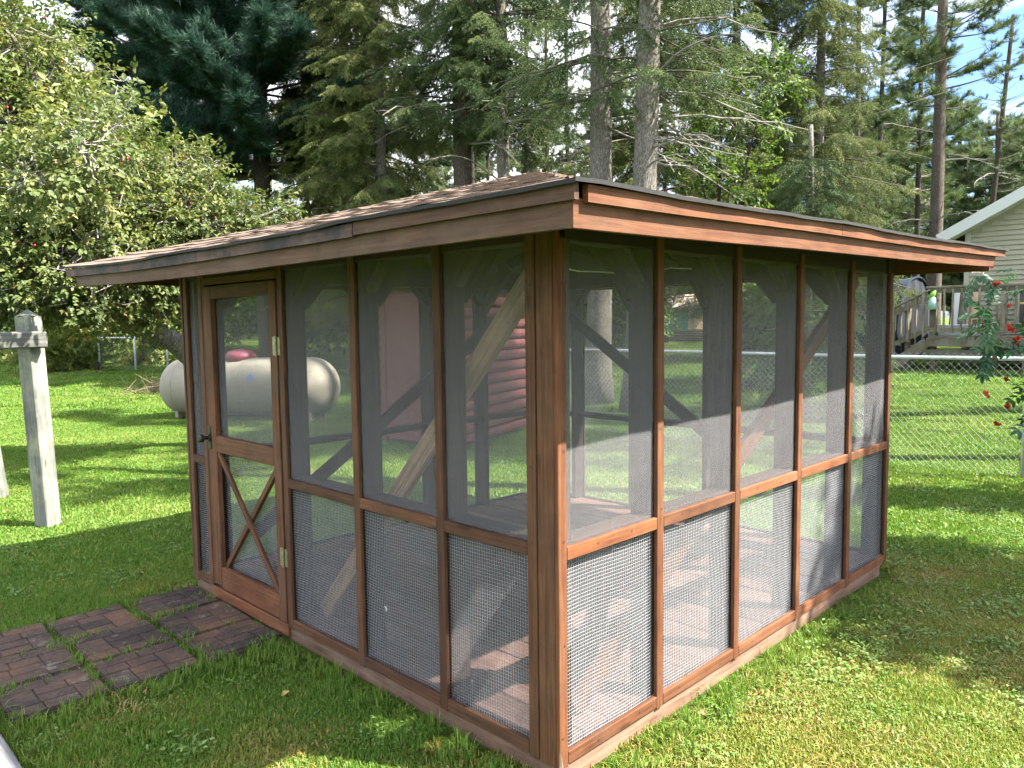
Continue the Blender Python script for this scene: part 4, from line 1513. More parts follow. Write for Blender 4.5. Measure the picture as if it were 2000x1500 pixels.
ts = np.linspace(0, math.pi, 25)
V, F = [], []
ny = 12
for j in range(ny + 1):
    yy = SY0 + (SY1 - SY0) * j / ny
    for i, t_ in enumerate(ts):
        x, z = arch(t_)
        sag = 0.03 * math.sin(math.pi * (j % 3) / 3) * math.sin(t_)
        V.append((x, yy, z - sag))
for j in range(ny):
    for i in range(len(ts) - 1):
        k = j * len(ts) + i
        F.append((k, k + 1, k + len(ts) + 1, k + len(ts)))
a = Acc()
a.V = [Vector(v) for v in V]
a.F = F
shifted('cover', a, (20, 7, sz0), M['tarp'], shl, smooth=True)
for yy, nm in ((SY0 - 0.01, 'end_panel'), (SY1 + 0.01, 'end_panel')):
    # panel folded into vertical pleats
    V, F = [], []
    for i, t_ in enumerate(ts):
        x, z = arch(t_)
        wob = 0.05 * math.sin(i * 2.1)
        V += [(x, yy + wob, sz0 - 0.05), (x, yy + wob * 0.2, z)]
    for i in range(len(ts) - 1):
        F.append((2 * i, 2 * i + 2, 2 * i + 3, 2 * i + 1))
    a = Acc()
    a.V = [Vector(v) for v in V]
    a.F = F
    shifted(nm, a, (20, yy, sz0), M['tarp_dark'], shl)
a = Acc()
a.tube([Vector((arch(t_)[0], SY0 - 0.03, arch(t_)[1] + 0.0)) for t_ in ts], 0.03, 6)
shifted('rim_tube', a, (20, SY0, sz0), M['tarp'], shl)

# ------------------------------------------------------------------ far shed and lumber pile
fs = thing('garden_shed', (27.4, 16.2, gz(27, 16)), 'small far shed with a rusty striped tin roof', 'shed')
fz = gz(27, 16)
Mf = Matrix.Translation((27.2, 16.3, fz)) @ Matrix.Rotation(R(-45), 4, 'Z')


def mb(name, lo, hi, mat, parent, Mx):
    lo, hi = Vector(lo), Vector(hi)
    d = hi - lo
    c = (lo + hi) / 2
    return link(name, box_mesh(d.x, d.y, d.z, 0.0), parent, mat, Mx @ Matrix.Translation(c))


mb('wall', (-1.1, 0, -0.05), (-0.02, 1.6, 1.35), M['green_wall'], fs, Mf)
mb('wall', (0.0, 0.05, -0.05), (0.75, 1.6, 1.35), M['tan_wall'], fs, Mf)
for k in range(11):
    x = -1.3 + k * 0.22
    o = board('roof_sheet', Mf @ Vector((x + 0.11, -0.3, 1.34)), Mf @ Vector((x + 0.11 - 0.2, 1.2, 1.95)), 0.21, 0.03, (Mf.to_3x3() @ Vector((1, 0, 0))), M['tin'] if k % 2 else M['tan_wall'], fs, 0.0)
lm = thing('lumber_pile', (25.5, 15, gz(25.5, 15)), 'low dark pile of old boards before the far shed', 'lumber')
Ml = Matrix.Translation((25.6, 15.2, gz(25.6, 15.2))) @ Matrix.Rotation(R(-48), 4, 'Z')
for k in range(7):
    mb('plank', (-1.8 + 0.1 * (k % 3), -0.3, 0.07 * k), (1.9 - 0.13 * (k % 2), 0.3, 0.07 * k + 0.055), M['dark_stick'] if k < 6 else M['deckwood'], lm, Ml)


# ================================================================== foliage sources
def soup():
    return [], []


def add_needle(V, F, p, d, L, w, side):
    b = len(V)
    V += [p + side * (w / 2), p - side * (w / 2), p + d * L]
    F.append((b, b + 1, b + 2))


def rnd_perp(d):
    a = np.array([random.gauss(0, 1), random.gauss(0, 1), random.gauss(0, 1)])
    a -= d * a.dot(d)
    return a / (np.linalg.norm(a) + 1e-9)


def needle_twig(V, F, a, b, n, ln, w, ang=0.9):
    a, b = np.array(a, float), np.array(b, float)
    ax = b - a
    L = np.linalg.norm(ax)
    ax /= L
    for i in range(n):
        s = (i + random.random()) / n
        p = a + ax * L * s
        q = rnd_perp(ax)
        d = ax * math.cos(ang) + q * math.sin(ang)
        side = np.cross(d, rnd_perp(d))
        add_needle(V, F, p, d, ln * random.uniform(.7, 1.2), w, side)
    # core strip so the twig itself shows
    q = rnd_perp(ax)
    k = len(V)
    V += [a + q * w * 0.5, a - q * w * 0.5, b]
    F.append((k, k + 1, k + 2))


def spruce_spray(seed):
    random.seed(seed)
    V, F = soup()
    L = 0.62
    mainp = []
    for i in range(9):
        s = i / 8
        mainp.append(np.array([L * s, 0.03 * math.sin(3 * s + seed), -0.16 * s * s]))
    for i in range(8):
        needle_twig(V, F, mainp[i], mainp[i + 1], 9, 0.032, 0.010)
    for i in range(1, 8):
        for sgn in (-1, 1):
            if random.random() < 0.12:
                continue
            tl = (0.26 - 0.022 * i) * random.uniform(.7, 1.2)
            a = mainp[i]
            d = np.array([math.cos(0.85), sgn * math.sin(0.85), -0.35 - 0.45 * random.random()])
            d /= np.linalg.norm(d)
            b = a + d * tl
            needle_twig(V, F, a, b, int(12 + tl * 80), 0.032, 0.010)
            c = a + d * tl * 0.5
            e = c + (d * 0.6 + np.array([0, -sgn * 0.4, -0.55])) * tl * 0.4
            needle_twig(V, F, c, e, 9, 0.030, 0.010)
    return tri_mesh('spruce_spray', np.array(V), np.array(F))


def pine_tuft(seed, ln=0.12, n=95, w=0.005, shoots=5):
    random.seed(seed)
    V, F = soup()
    for s in range(shoots):
        az = random.uniform(0, 6.28)
        el = random.uniform(-0.3, 0.9)
        d = np.array([0.9 + 0.4 * math.cos(az), 0.75 * math.sin(az), 0.2 + 0.6 * math.sin(el)])
        d /= np.linalg.norm(d)
        L = random.uniform(.16, .30)
        b = d * L
        needle_twig(V, F, (0, 0, 0), b * 0.99, n // shoots, ln, w, random.uniform(.5, .8))
    return tri_mesh('pine_tuft', np.array(V), np.array(F))


def leaf(V, F, p, d, up_, L, w, fold=0.25, curl=0.2):
    """ovate leaf of two bent halves"""
    d = d / np.linalg.norm(d)
    s = np.cross(d, up_)
    s /= (np.linalg.norm(s) + 1e-9)
    n = np.cross(s, d)
    b = len(V)
    V += [p, p + d * L * .38 + s * w * .5 + n * fold * w, p + d * L * .76 + s * w * .33 + n * (fold * w * .7 - curl * L * .4), p + d * L - n * curl * L,
          p + d * L * .76 - s * w * .33 + n * (fold * w * .7 - curl * L * .4), p + d * L * .38 - s * w * .5 + n * fold * w, p + d * L * .5 - n * 0.02 * L]
    F += [(b, b + 1, b + 6), (b + 1, b + 2, b + 6), (b + 2, b + 3, b + 6), (b + 3, b + 4, b + 6), (b + 4, b + 5, b + 6), (b + 5, b, b + 6)]


def leaf_spray(seed, L=0.30, n=14, ll=0.055, lw=0.03, twig=True):
    random.seed(seed)
    V, F = soup()
    for i in range(n):
        s = (i + random.random()) / n
        p = np.array([L * s, 0.02 * math.sin(5 * s), 0.02 * math.sin(4 * s + seed)])
        az = random.uniform(-1.9, 1.9)
        d = np.array([math.cos(az), math.sin(az), random.uniform(-.7, .35)])
        upv = np.array([random.uniform(-.5, .5), random.uniform(-.5, .5), 1.0])
        leaf(V, F, p + d * 0.012, d, upv, ll * random.uniform(.6, 1.2), lw * random.uniform(.7, 1.2), random.uniform(.05, .4), random.uniform(-.1, .35))
    return tri_mesh('leaf_spray', np.array(V), np.array(F))


def with_mat(me, m):
    me.materials.append(m)
    return me


S = {}
S['spruce'] = [source('spruce_spray', with_mat(spruce_spray(i), M['leaf_spruce'])) for i in range(4)]
S['spruce_y'] = [source('spruce_spray', with_mat(spruce_spray(20 + i), M['leaf_spruce_y'])) for i in range(4)]
S['wpine'] = [source('pine_tuft', with_mat(pine_tuft(40 + i, 0.13, 200, 0.008, 8), M['leaf_wpine'])) for i in range(4)]
S['rpine'] = [source('pine_tuft', with_mat(pine_tuft(50 + i, 0.15, 130, 0.010, 5), M['leaf_rpine'])) for i in range(3)]
S['far'] = [source('pine_tuft', with_mat(pine_tuft(60 + i, 0.17, 80, 0.014, 5), M['leaf_far'])) for i in range(3)]
S['apple'] = [source('leaf_spray', with_mat(leaf_spray(70 + i, 0.28, 13, 0.062, 0.036), M['leaf_apple'])) for i in range(5)]
S['shrub'] = [source('leaf_spray', with_mat(leaf_spray(80 + i, 0.42, 18, 0.085, 0.05), M['leaf_shrub'])) for i in range(4)]
S['maple'] = [source('leaf_spray', with_mat(leaf_spray(90 + i, 0.36, 18, 0.075, 0.055), M['leaf_maple'])) for i in range(4)]
S['weed'] = [source('leaf_spray', with_mat(leaf_spray(100 + i, 0.5, 26, 0.10, 0.022), M['leaf_weed'])) for i in range(3)]
S['gold'] = [source('leaf_spray', with_mat(leaf_spray(110 + i, 0.16, 26, 0.035, 0.02), M['goldenrod'])) for i in range(2)]
random.seed(5)


# ------------------------------------------------------------------ trees
def trunk_pts(x, y, z0, H, lean=(0, 0), wob=0.03, n=14):
    ph = random.random() * 6
    return [Vector((x + lean[0] * t_ + wob * math.sin(3 * t_ + ph) * t_, y + lean[1] * t_ + wob * math.cos(4 * t_ + ph) * t_, z0 + H * t_)) for t_ in [i / n for i in range(n + 1)]]


def at_trunk(pts, z):
    for a_, b_ in zip(pts[:-1], pts[1:]):
        if a_.z <= z <= b_.z:
            return a_.lerp(b_, (z - a_.z) / (b_.z - a_.z))
    return pts[-1]


def make_trunk(root, pts, r0, r1, mat, n=16, flare=0.35):
    k = len(pts)
    rad = [(r0 + (r1 - r0) * i / (k - 1)) * (1 + flare * max(0, 1 - i / 1.6) ** 2) for i in range(k)]
    a = Acc()
    a.tube(pts, rad, n, True, 0.07)
    return shifted('trunk', a, pts[0], mat, root, smooth=True)


def conifer(name, x, y, r, Hfull, z0, ztop, Lmax, kind, label, group=None, lean=(0, 0), bark='bark_spruce', whorl=0.32, nb=(5, 7), step=0.14, droop=0.35, dead=0, dead_z=(1.5, 5), dens=1.0, azbias=None, limbmat='dark_stick', seed=1, sscale=1.15):
    random.seed(seed)
    zb = gz(x, y)
    root = thing(name, (x, y, zb), label, 'tree', group)
    pts = trunk_pts(x, y, zb - 0.1, ztop + 0.5, lean, 0.04)
    rtop = max(0.03, r * (1 - (ztop / Hfull) * 0.75))
    make_trunk(root, pts, r, rtop, M[bark])
    P, Ro, Sc = [], [], []
    limbs = Acc()
    z = z0
    while z < ztop:
        for k in range(random.randint(*nb)):
            az = random.uniform(0, 2 * math.pi)
            if azbias is not None and random.random() < 0.5:
                az = azbias + random.uniform(-.9, .9)
            c = at_trunk(pts, z + zb)
            L = Lmax * max(0.25, 1 - (z / Hfull) * 0.9) * random.uniform(.55, 1.1)
            up0 = random.uniform(-.05, .25)
            bp_ = []
            m_ = 8
            for i in range(m_ + 1):
                s = i / m_
                bp_.append(Vector((c.x + math.cos(az) * L * s + 0.05 * math.sin(6 * s + k), c.y + math.sin(az) * L * s, c.z + L * (up0 * s - droop * s * s + 0.10 * s ** 4))))
            limbs.tube(bp_, [0.028 * (1 - 0.85 * i / m_) * (L / 2.2) + 0.004 for i in range(m_ + 1)], 4)
            s = (0.5 if kind == 'rpine' else 0.22) + 0.15 * random.random()
            while s < 1.0:
                f = s * m_
                i = min(int(f), m_ - 1)
                p = bp_[i].lerp(bp_[i + 1], f - i)
                for sg in (-1, 1):
                    if random.random() > 0.82 * dens:
                        continue
                    yaw = az + sg * random.uniform(.25, 1.25)
                    pitch_ = random.uniform(.05, 1.0) if kind.startswith('spruce') else random.uniform(-.9, .25)
                    P.append((p.x, p.y, p.z - 0.01))
                    Ro.append((random.uniform(-.5, .5), pitch_, yaw))
                    Sc.append(random.uniform(.7, 1.15) * sscale * (1.1 - 0.35 * s))
                s += step / L * random.uniform(.7, 1.3)
            P.append(tuple(bp_[-1]))
            Ro.append((0, .25 if kind.startswith('spruce') else -.2, az))
            Sc.append(0.8 * sscale)
        z += whorl * random.uniform(.7, 1.3)
    shifted('limbs', limbs, (x, y, zb), M[limbmat], root, 'stuff')
    if P:
        scatter('crown', S[kind], P, Ro, Sc, None, root, Matrix.Translation((x, y, zb)))
    if dead:
        for k in range(dead):
            az = random.uniform(0, 2 * math.pi) if azbias is None else azbias + random.uniform(-1.4, 1.4)
            zz = random.uniform(*dead_z)
            c = at_trunk(pts, zz + zb)
            L = random.uniform(1.0, 2.8)
            br = Acc()
            bp_ = []
            ph = random.random() * 6
            up0 = random.uniform(-.1, .35)
            for i in range(10):
                s = i / 9
                bp_.append(Vector((c.x + math.cos(az + 0.35 * s * math.sin(ph)) * L * s, c.y + math.sin(az + 0.35 * s * math.sin(ph)) * L * s, c.z + L * (up0 * s - 0.30 * s * s) + 0.05 * math.sin(7 * s + ph) + random.uniform(-.025, .025))))
            br.tube(bp_, [0.021 * (1 - 0.8 * i / 9) * (0.5 + L / 3.5) for i in range(10)], 5)
            for q in range(random.randint(4, 9)):
                i = random.randint(2, 8)
                p = bp_[i]
                l2 = random.uniform(.25, .8) * (1 - i / 14)
                a2 = az + random.choice((-1, 1)) * random.uniform(.4, 1.1)
                tip = p + Vector((math.cos(a2) * l2, math.sin(a2) * l2, random.uniform(-.6, .1) * l2))
                mid_ = p.lerp(tip, .5) + Vector((0, 0, 0.05 * l2))
                br.tube([p, mid_, tip], [0.008, 0.006, 0.002], 3)
            shifted('dead_branch', br, c, M['dead_stick'], root)
    return root


def dpos(u, depth):
    """plan position for a bearing u (tangent to the right of the view axis) at a given depth"""
    f = Vector((math.cos(YAW), math.sin(YAW)))
    r_ = Vector((math.sin(YAW), -math.cos(YAW)))
    p = Vector((CAM.x, CAM.y)) + (f + r_ * u) * depth
    return p.x, p.y


G1 = 'tall spruces behind the gazebo'
conifer('spruce_tree', 9.05, 6.95, .235, 19, 5.4, 8.6, 2.2, 'spruce', 'grey trunked spruce left of the pair rising over the gazebo peak', G1, lean=(0.05, -0.05), dead=11, dead_z=(3.2, 7.5), dens=.5, whorl=.55, seed=3)
conifer('spruce_tree', 8.85, 6.0, .235, 19, 5.6, 8.2, 2.0, 'spruce', 'thickest grey spruce trunk just right of the gazebo peak', G1, lean=(0.20, -0.22), dead=16, dead_z=(3.5, 7.2), dens=.4, whorl=.7, azbias=YAW - 1.5, seed=4)
conifer('spruce_tree', 9.75, 10.0, .165, 18, 5.6, 10.2, 2.3, 'spruce', 'slim spruce trunk between two thicker ones left of the peak', G1, dead=8, dead_z=(2.8, 6.5), dens=.75, seed=5)
conifer('spruce_tree', 9.75, 11.3, .24, 20, 6.0, 10.6, 2.6, 'spruce', 'stout brownish spruce trunk left of the slim trunk', G1, dead=8, dead_z=(3.0, 6.5), dens=.8, bark='bark_red', seed=6)
conifer('spruce_tree', 9.7, 15.7, .15, 18, 2.0, 11.5, 3.0, 'spruce_y', 'olive green drooping spruce over the left roof slope', G1, dens=1.0, nb=(5, 7), whorl=.27, seed=7)
conifer('spruce_tree', 8.9, 13.2, .15, 18, 2.2, 10.2, 2.4, 'spruce_y', 'dense olive spruce in front of the stout brownish trunk', G1, dens=1.0, nb=(4, 6), whorl=.3, seed=8)
conifer('spruce_tree', 13.2, 8.6, .16, 18, 2.4, 10.5, 3.1, 'spruce_y', 'broad olive spruce behind the dead branches over the sunny eave', G1, dens=.95, nb=(4, 6), whorl=.32, seed=9, dead=6, dead_z=(3, 6))
conifer('spruce_tree', 16.3, 8.2, .15, 18, 1.6, 11.5, 2.6, 'spruce_y', 'olive spruce with hanging boughs above the middle of the sunny eave', G1, dens=.95, nb=(4, 6), whorl=.32, seed=10)
conifer('spruce_tree', *dpos(.395, 19.5), .14, 18, 1.8, 11.0, 2.5, 'spruce_y', 'yellowish spruce filling the gap left of the red pines', G1, dens=.95, nb=(4, 6), whorl=.32, seed=14)
conifer('white_pine_tree', 8.05, 17.2, .27, 22, 5.3, 13.5, 5.2, 'wpine', 'dark blue green white pine rising above the crab apple', None, bark='bark_dark', nb=(6, 8), whorl=.34, step=.11, droop=.05, dens=1.2, seed=11, sscale=1.9, dead=4, dead_z=(3.0, 5.2), azbias=YAW + 1.9)
conifer('white_pine_tree', *dpos(-.47, 25), .24, 22, 4.5, 14.5, 4.6, 'wpine', 'second dark white pine standing farther left behind the crab apple', None, bark='bark_dark', nb=(5, 7), whorl=.42, step=.13, droop=.05, dens=1.1, seed=12, sscale=2.0)
for k, (u, d, rr_, lab) in enumerate(((-.047, 30, .11, 'thin far trunk just left of the slim spruce'), (-.028, 33, .10, 'thin far trunk close to the slim spruce'), (.022, 29, .12, 'thin far trunk right of the slim spruce above the roof'), (.049, 34, .13, 'thin far trunk above the gazebo peak'), (.075, 31, .11, 'thin far trunk left of the paired grey trunks'), (.20, 30, .11, 'thin far trunk right of the paired grey trunks'), (-.19, 32, .12, 'thin far trunk behind the olive spruce on the left'))):
    px, py = dpos(u, d)
    conifer('thin_pine_tree', px, py, rr_, 20, 6.5, 14.5, 2.0, 'rpine', lab, 'thin pines standing behind the spruces', bark='bark_dark', nb=(2, 4), whorl=.6, step=.3, droop=.1, dens=.6, seed=30 + k, sscale=1.3, dead=4, dead_z=(3, 7))
G2 = 'red pines on the right'
for k, (u, d, rr_, zz0, lm_, bk, lab, ln_) in enumerate(((.548, 24.5, .225, 7.5, 3.2, 'bark_red', 'tall bare red pine trunk right of the shelter', (.25, .0)), (.445, 27, .12, 5.5, 2.4, 'bark_red', 'slender red pine leftmost of the three over the sunny eave', (.15, .1)), (.472, 29, .11, 5.0, 2.3, 'bark_dark', 'slender dark pine middle of the three over the sunny eave', (.2, .0)), (.525, 30, .12, 4.0, 2.2, 'bark_dark', 'slender dark pine close beside the tall bare trunk', (.0, .0)), (.61, 33, .13, 6.2, 2.0, 'bark_dark', 'leaning half dead pine against the blue sky', (1.2, -.5)))):
    px, py = dpos(u, d)
    conifer('red_pine_tree', px, py, rr_, 22, zz0, 13.2, lm_, 'rpine', lab, G2, bark=bk, nb=(2, 4) if k != 3 else (4, 6), whorl=.42, step=.15, droop=-.08, dens=.8 if k != 4 else .35, seed=50 + k, sscale=1.45, dead=7, dead_z=(3, 9), lean=ln_)
# far pines, copies of two models
pxy = dpos(.66, 40)
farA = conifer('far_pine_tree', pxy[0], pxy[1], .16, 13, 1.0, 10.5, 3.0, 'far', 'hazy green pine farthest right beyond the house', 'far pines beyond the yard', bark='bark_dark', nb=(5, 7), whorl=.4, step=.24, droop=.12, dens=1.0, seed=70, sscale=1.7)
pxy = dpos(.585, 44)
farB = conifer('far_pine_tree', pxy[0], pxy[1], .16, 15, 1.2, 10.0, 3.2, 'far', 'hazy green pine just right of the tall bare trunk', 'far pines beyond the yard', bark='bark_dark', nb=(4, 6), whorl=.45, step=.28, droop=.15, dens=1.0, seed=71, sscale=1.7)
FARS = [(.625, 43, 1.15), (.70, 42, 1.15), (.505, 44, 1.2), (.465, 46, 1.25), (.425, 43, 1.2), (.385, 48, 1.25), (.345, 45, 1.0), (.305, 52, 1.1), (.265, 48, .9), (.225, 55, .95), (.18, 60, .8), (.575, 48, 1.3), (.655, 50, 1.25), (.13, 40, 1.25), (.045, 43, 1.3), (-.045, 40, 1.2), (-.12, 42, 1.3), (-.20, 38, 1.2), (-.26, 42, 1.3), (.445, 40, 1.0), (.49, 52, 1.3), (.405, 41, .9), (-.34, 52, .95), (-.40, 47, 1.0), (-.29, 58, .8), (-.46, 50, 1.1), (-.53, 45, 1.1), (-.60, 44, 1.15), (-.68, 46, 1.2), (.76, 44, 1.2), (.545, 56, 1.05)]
for k, (u, d, s) in enumerate(FARS):
    px, py = dpos(u, d)
    side = 'right' if u > 0 else 'left'
    order = sum(1 for (u2, _, _) in FARS if (u2 > 0) == (u > 0) and abs(u2) < abs(u)) + 1
    nth = ['first', 'second', 'third', 'fourth', 'fifth', 'sixth', 'seventh', 'eighth', 'ninth', 'tenth', 'eleventh', 'twelfth', 'thirteenth', 'fourteenth', 'fifteenth', 'sixteenth', 'seventeenth', 'eighteenth', 'nineteenth', 'twentieth'][order - 1]
    copy_tree(farA if k % 2 else farB, (px, py, gz(px, py)), k * 1.7, s, 'background pine, %s to the %s counted outward from the gazebo peak' % (nth, side))


# ------------------------------------------------------------------ broadleaf crowns
def blob_points(blobs, n, shell=0.55):
    P, Dv = [], []
    vol = np.array([b[3] ** 2 for b in blobs])
    cnt = (n * vol / vol.sum()).astype(int)
    for (bx_, by, bz, br), c in zip(blobs, cnt):
        v = rng.normal(size=(c, 3))
        v /= np.linalg.norm(v, axis=1)[:, None]
        rr_ = br * (shell + (1 - shell) * rng.random(c)) * (0.82 + 0.36 * np.abs(np.sin(v[:, 0] * 4 + bx_) * np.sin(v[:, 1] * 5 + by) * np.cos(v[:, 2] * 4)))
        P.append(np.array([bx_, by, bz]) + v * rr_[:, None] * np.array([1, 1, 0.85]))
        Dv.append(v)
    return np.concatenate(P), np.concatenate(Dv)


def dir_rot(Dv, jit=0.6, downbias=0.2):
    n = len(Dv)
    d = Dv + rng.normal(scale=jit, size=(n, 3))
    d[:, 2] -= downbias
    d /= np.linalg.norm(d, axis=1)[:, None]
    yaw = np.arctan2(d[:, 1], d[:, 0])
    pit = -np.arcsin(np.clip(d[:, 2], -1, 1))
    return np.stack([rng.uniform(-.8, .8, n), pit, yaw], 1)


def broadleaf(name, base, blobs, n, kind, label, cat, group=None, trunk=None, twigs=0, twig_mat='stick', shell=.5, sc=(.7, 1.2), jit=.6, down=.2, bark='bark_apple'):
    root = thing(name, base, label, cat, group)
    P, Dv = blob_points(blobs, n, shell)
    P[:, 2] = np.maximum(P[:, 2], tz(P[:, 0], P[:, 1]) + 0.03)
    if trunk:
        a = Acc()
        a.tube(trunk[0], trunk[1], 12, True, .12)
        shifted('trunk', a, base, M[bark], root, smooth=True)
        lim = Acc()
        for (pts, r0) in trunk[2]:
            m_ = len(pts)
            lim.tube(pts, [r0 * (1 - .75 * i / (m_ - 1)) for i in range(m_)], 7, False, .1)
        if trunk[2]:
            shifted('limbs', lim, base, M[bark], root, 'stuff', True)
    if twigs:
        a = Acc()
        ids = rng.choice(len(P), twigs)
        for i in ids:
            p = Vector(P[i])
            bi = min(blobs, key=lambda b: (Vector(b[:3]) - p).length)
            c = Vector(bi[:3])
            d = (p - c)
            q = c.lerp(p, random.uniform(.2, .6))
            js = .09 * min(1.0, bi[3] / .8)
            j = Vector((random.gauss(0, js), random.gauss(0, js), random.gauss(0, js)))
            e = p + d.normalized() * 0.05
            a.tube([q, q.lerp(e, .35) + j, q.lerp(e, .7) + j * 1.3, e], [.009 * min(1, .3 + bi[3]), .0065 * min(1, .3 + bi[3]), .0045, .002], 4)
        shifted('twigs', a, base, M[twig_mat], root, 'stuff')
    scatter('crown', S[kind], P, dir_rot(Dv, jit, down), rng.uniform(sc[0], sc[1], len(P)), None, root, Matrix.Translation(base))
    return root


# crab apple: leaning trunk behind the gazebo's left end, crown spreading to the left
AB = (2.5, 8.3, 0.0)
tr = [Vector((2.5, 8.3, -.1)), Vector((2.47, 8.28, .5)), Vector((2.40, 8.2, 1.0)), Vector((1.95, 8.05, 1.42)), Vector((1.42, 7.85, 1.62)), Vector((1.15, 7.75, 1.9)), Vector((.85, 7.7, 2.4))]
limbs_ = []
for tip in ((-1.3, 7.2, 2.6), (-.9, 7.4, 4.2), (.2, 7.5, 4.6), (1.2, 7.3, 4.2), (2.3, 7.3, 3.5), (3.1, 7.0, 3.1), (-1.9, 7.6, 3.4), (.5, 6.8, 2.2), (1.9, 7.9, 2.2)):
    s0 = random.choice(tr[3:])
    limbs_.append((curve_pts(s0, tip, random.uniform(.1, .5), 8), random.uniform(.045, .075)))


def pxw(u, v, depth):
    """world point seen under picture fractions at a depth (used once to lay out the crown)"""
    d = fw + rt * ((u - 1000) / FPX) - up * ((v - 750) / FPX)
    p = CAM + d * depth
    return (p.x, p.y, p.z)


ABL = []
for (u, v, d, r_) in ((-60, 110, 8.0, 1.15), (50, 250, 8.2, 1.0), (-80, 330, 8.4, 1.2), (95, 380, 8.0, 1.0), (215, 385, 8.4, .80), (300, 430, 8.8, .85), (405, 430, 9.0, .62), (475, 425, 9.2, .42), (150, 500, 8.1, .85), (285, 540, 8.7, .60), (45, 530, 7.9, .72), (345, 520, 9.0, .50), (60, 120, 8.6, .75), (-40, 560, 7.6, .6), (180, 270, 8.7, .62), (400, 330, 9.2, .34), (535, 420, 9.5, .26), (330, 340, 9.0, .50), (200, 590, 8.4, .34), (310, 585, 8.8, .30)):
    ABL.append((*pxw(u, v, d), r_))
ABL += [(0.0, 4.5, 2.9, .36), (-.35, 4.6, 2.65, .28), (.3, 4.9, 3.2, .34)]
apple = broadleaf('crab_apple_tree', AB, ABL, 7600, 'apple', 'crab apple tree with yellowing leaves leaning over the left side', 'tree', None, trunk=(tr, [.17, .15, .13, .125, .12, .10, .07], limbs_), twigs=3600, shell=.35, sc=(.7, 1.15), down=.35)
P, Dv = blob_points(ABL, 420, .75)
a = Acc()
for p in P:
    q = Vector(p)
    a.tube([q + Vector((0, 0, .011)), q + Vector((0, 0, .007)), q - Vector((0, 0, .007)), q - Vector((0, 0, .011))], [.004, .011, .011, .004], 6, True)
shifted('crab_apples', a, AB, M['apple_fruit'], apple, 'stuff', True)

# shrubs and saplings
def shrub(name, u, d, rx, h, n, kind, label, group=None, cat='shrub', twigs=60, sc=(.7, 1.3), zlift=0.0):
    px, py = dpos(u, d)
    zb = gz(px, py)
    bl = []
    for k in range(7):
        an = random.uniform(0, 6.28)
        q = random.uniform(0, .6) * rx
        r_ = random.uniform(.4, .62) * min(rx, h * .8)
        bl.append((px + q * math.cos(an), py + q * math.sin(an), zb + zlift + random.uniform(.35, .85) * h, r_))
    return broadleaf(name, (px, py, zb), bl, n, kind, label, cat, group, twigs=twigs, sc=sc, shell=.4, twig_mat='dark_stick')


random.seed(17)
GS = 'shrubs along the back of the yard'
for k, (u, d, rx, h, n, kd, lab) in enumerate((
        (-.64, 27, 2.2, 2.6, 700, 'shrub', 'dark shrub at the far left under the crab apple'),
        (-.55, 30, 2.6, 3.8, 900, 'shrub', 'tall dark shrub behind the goldenrod on the left'),
        (-.47, 28, 2.0, 3.4, 800, 'shrub', 'leafy shrub behind the dog run panel'),
        (-.41, 26, 1.8, 2.8, 800, 'shrub', 'dark shrub at the right end of the dog run panel'),
        (-.35, 27, 2.4, 4.2, 900, 'shrub', 'tall shrub behind the propane tank'),
        (-.28, 25, 2.2, 3.6, 900, 'shrub', 'shrub seen through the screens right of the tank'),
        (-.22, 22, 1.8, 3.2, 900, 'shrub', 'dark bushy shrub seen left of the red shed'),
        (-.16, 24, 2.2, 3.8, 800, 'shrub', 'tall shrub behind the red shed on its left'),
        (.00, 24, 2.4, 3.4, 800, 'shrub', 'shrub behind the red shed on its right'),
        (.10, 22, 1.6, 2.6, 700, 'shrub', 'shrub seen just left of the near grey trunk'),
        (.165, 24, 1.5, 2.4, 600, 'shrub', 'shrub seen right of the near grey trunk'),
        (.23, 38, 3.0, 4.2, 900, 'shrub', 'dark shrub mass behind the far tin shed'),
        (.30, 36, 2.6, 4.0, 800, 'shrub', 'shrub between the far shed and the fabric shelter'))):
    shrub('leafy_shrub', u, d, rx, h, n, kd, lab, GS, sc=(1.1, 1.9))
for k, (u, d, rx, h, lab) in enumerate(((-.615, 21.5, 1.0, 1.2, 'pale weeds at the far left edge of the lawn'), (-.585, 23, 1.2, 1.5, 'clump of goldenrod in yellow bloom beside the dog run'), (-.56, 22.5, .9, 1.1, 'shorter goldenrod clump nearest the dark stake'), (-.47, 25, 1.4, 1.0, 'sunlit low weeds behind the dog run panel'))):
    o = shrub('goldenrod_clump', u, d, rx, h, 420, 'weed', lab, 'weeds by the dog run', 'weeds', 0, (.7, 1.2))
    if k in (1, 2):
        px, py = dpos(u, d)
        n_ = 70
        an = rng.uniform(0, 6.28, n_)
        q = rng.uniform(0, rx, n_)
        xs, ys = px + q * np.cos(an), py + q * np.sin(an)
        PP = np.stack([xs, ys, tz(xs, ys) + h * rng.uniform(.75, 1.15, n_)], 1)
        scatter('flower_heads', S['gold'], PP, np.stack([rng.uniform(-1, 1, n_), rng.uniform(-1.4, -.6, n_), rng.uniform(0, 6, n_)], 1), rng.uniform(.7, 1.3, n_), None, o, Matrix.Translation((px, py, gz(px, py))))
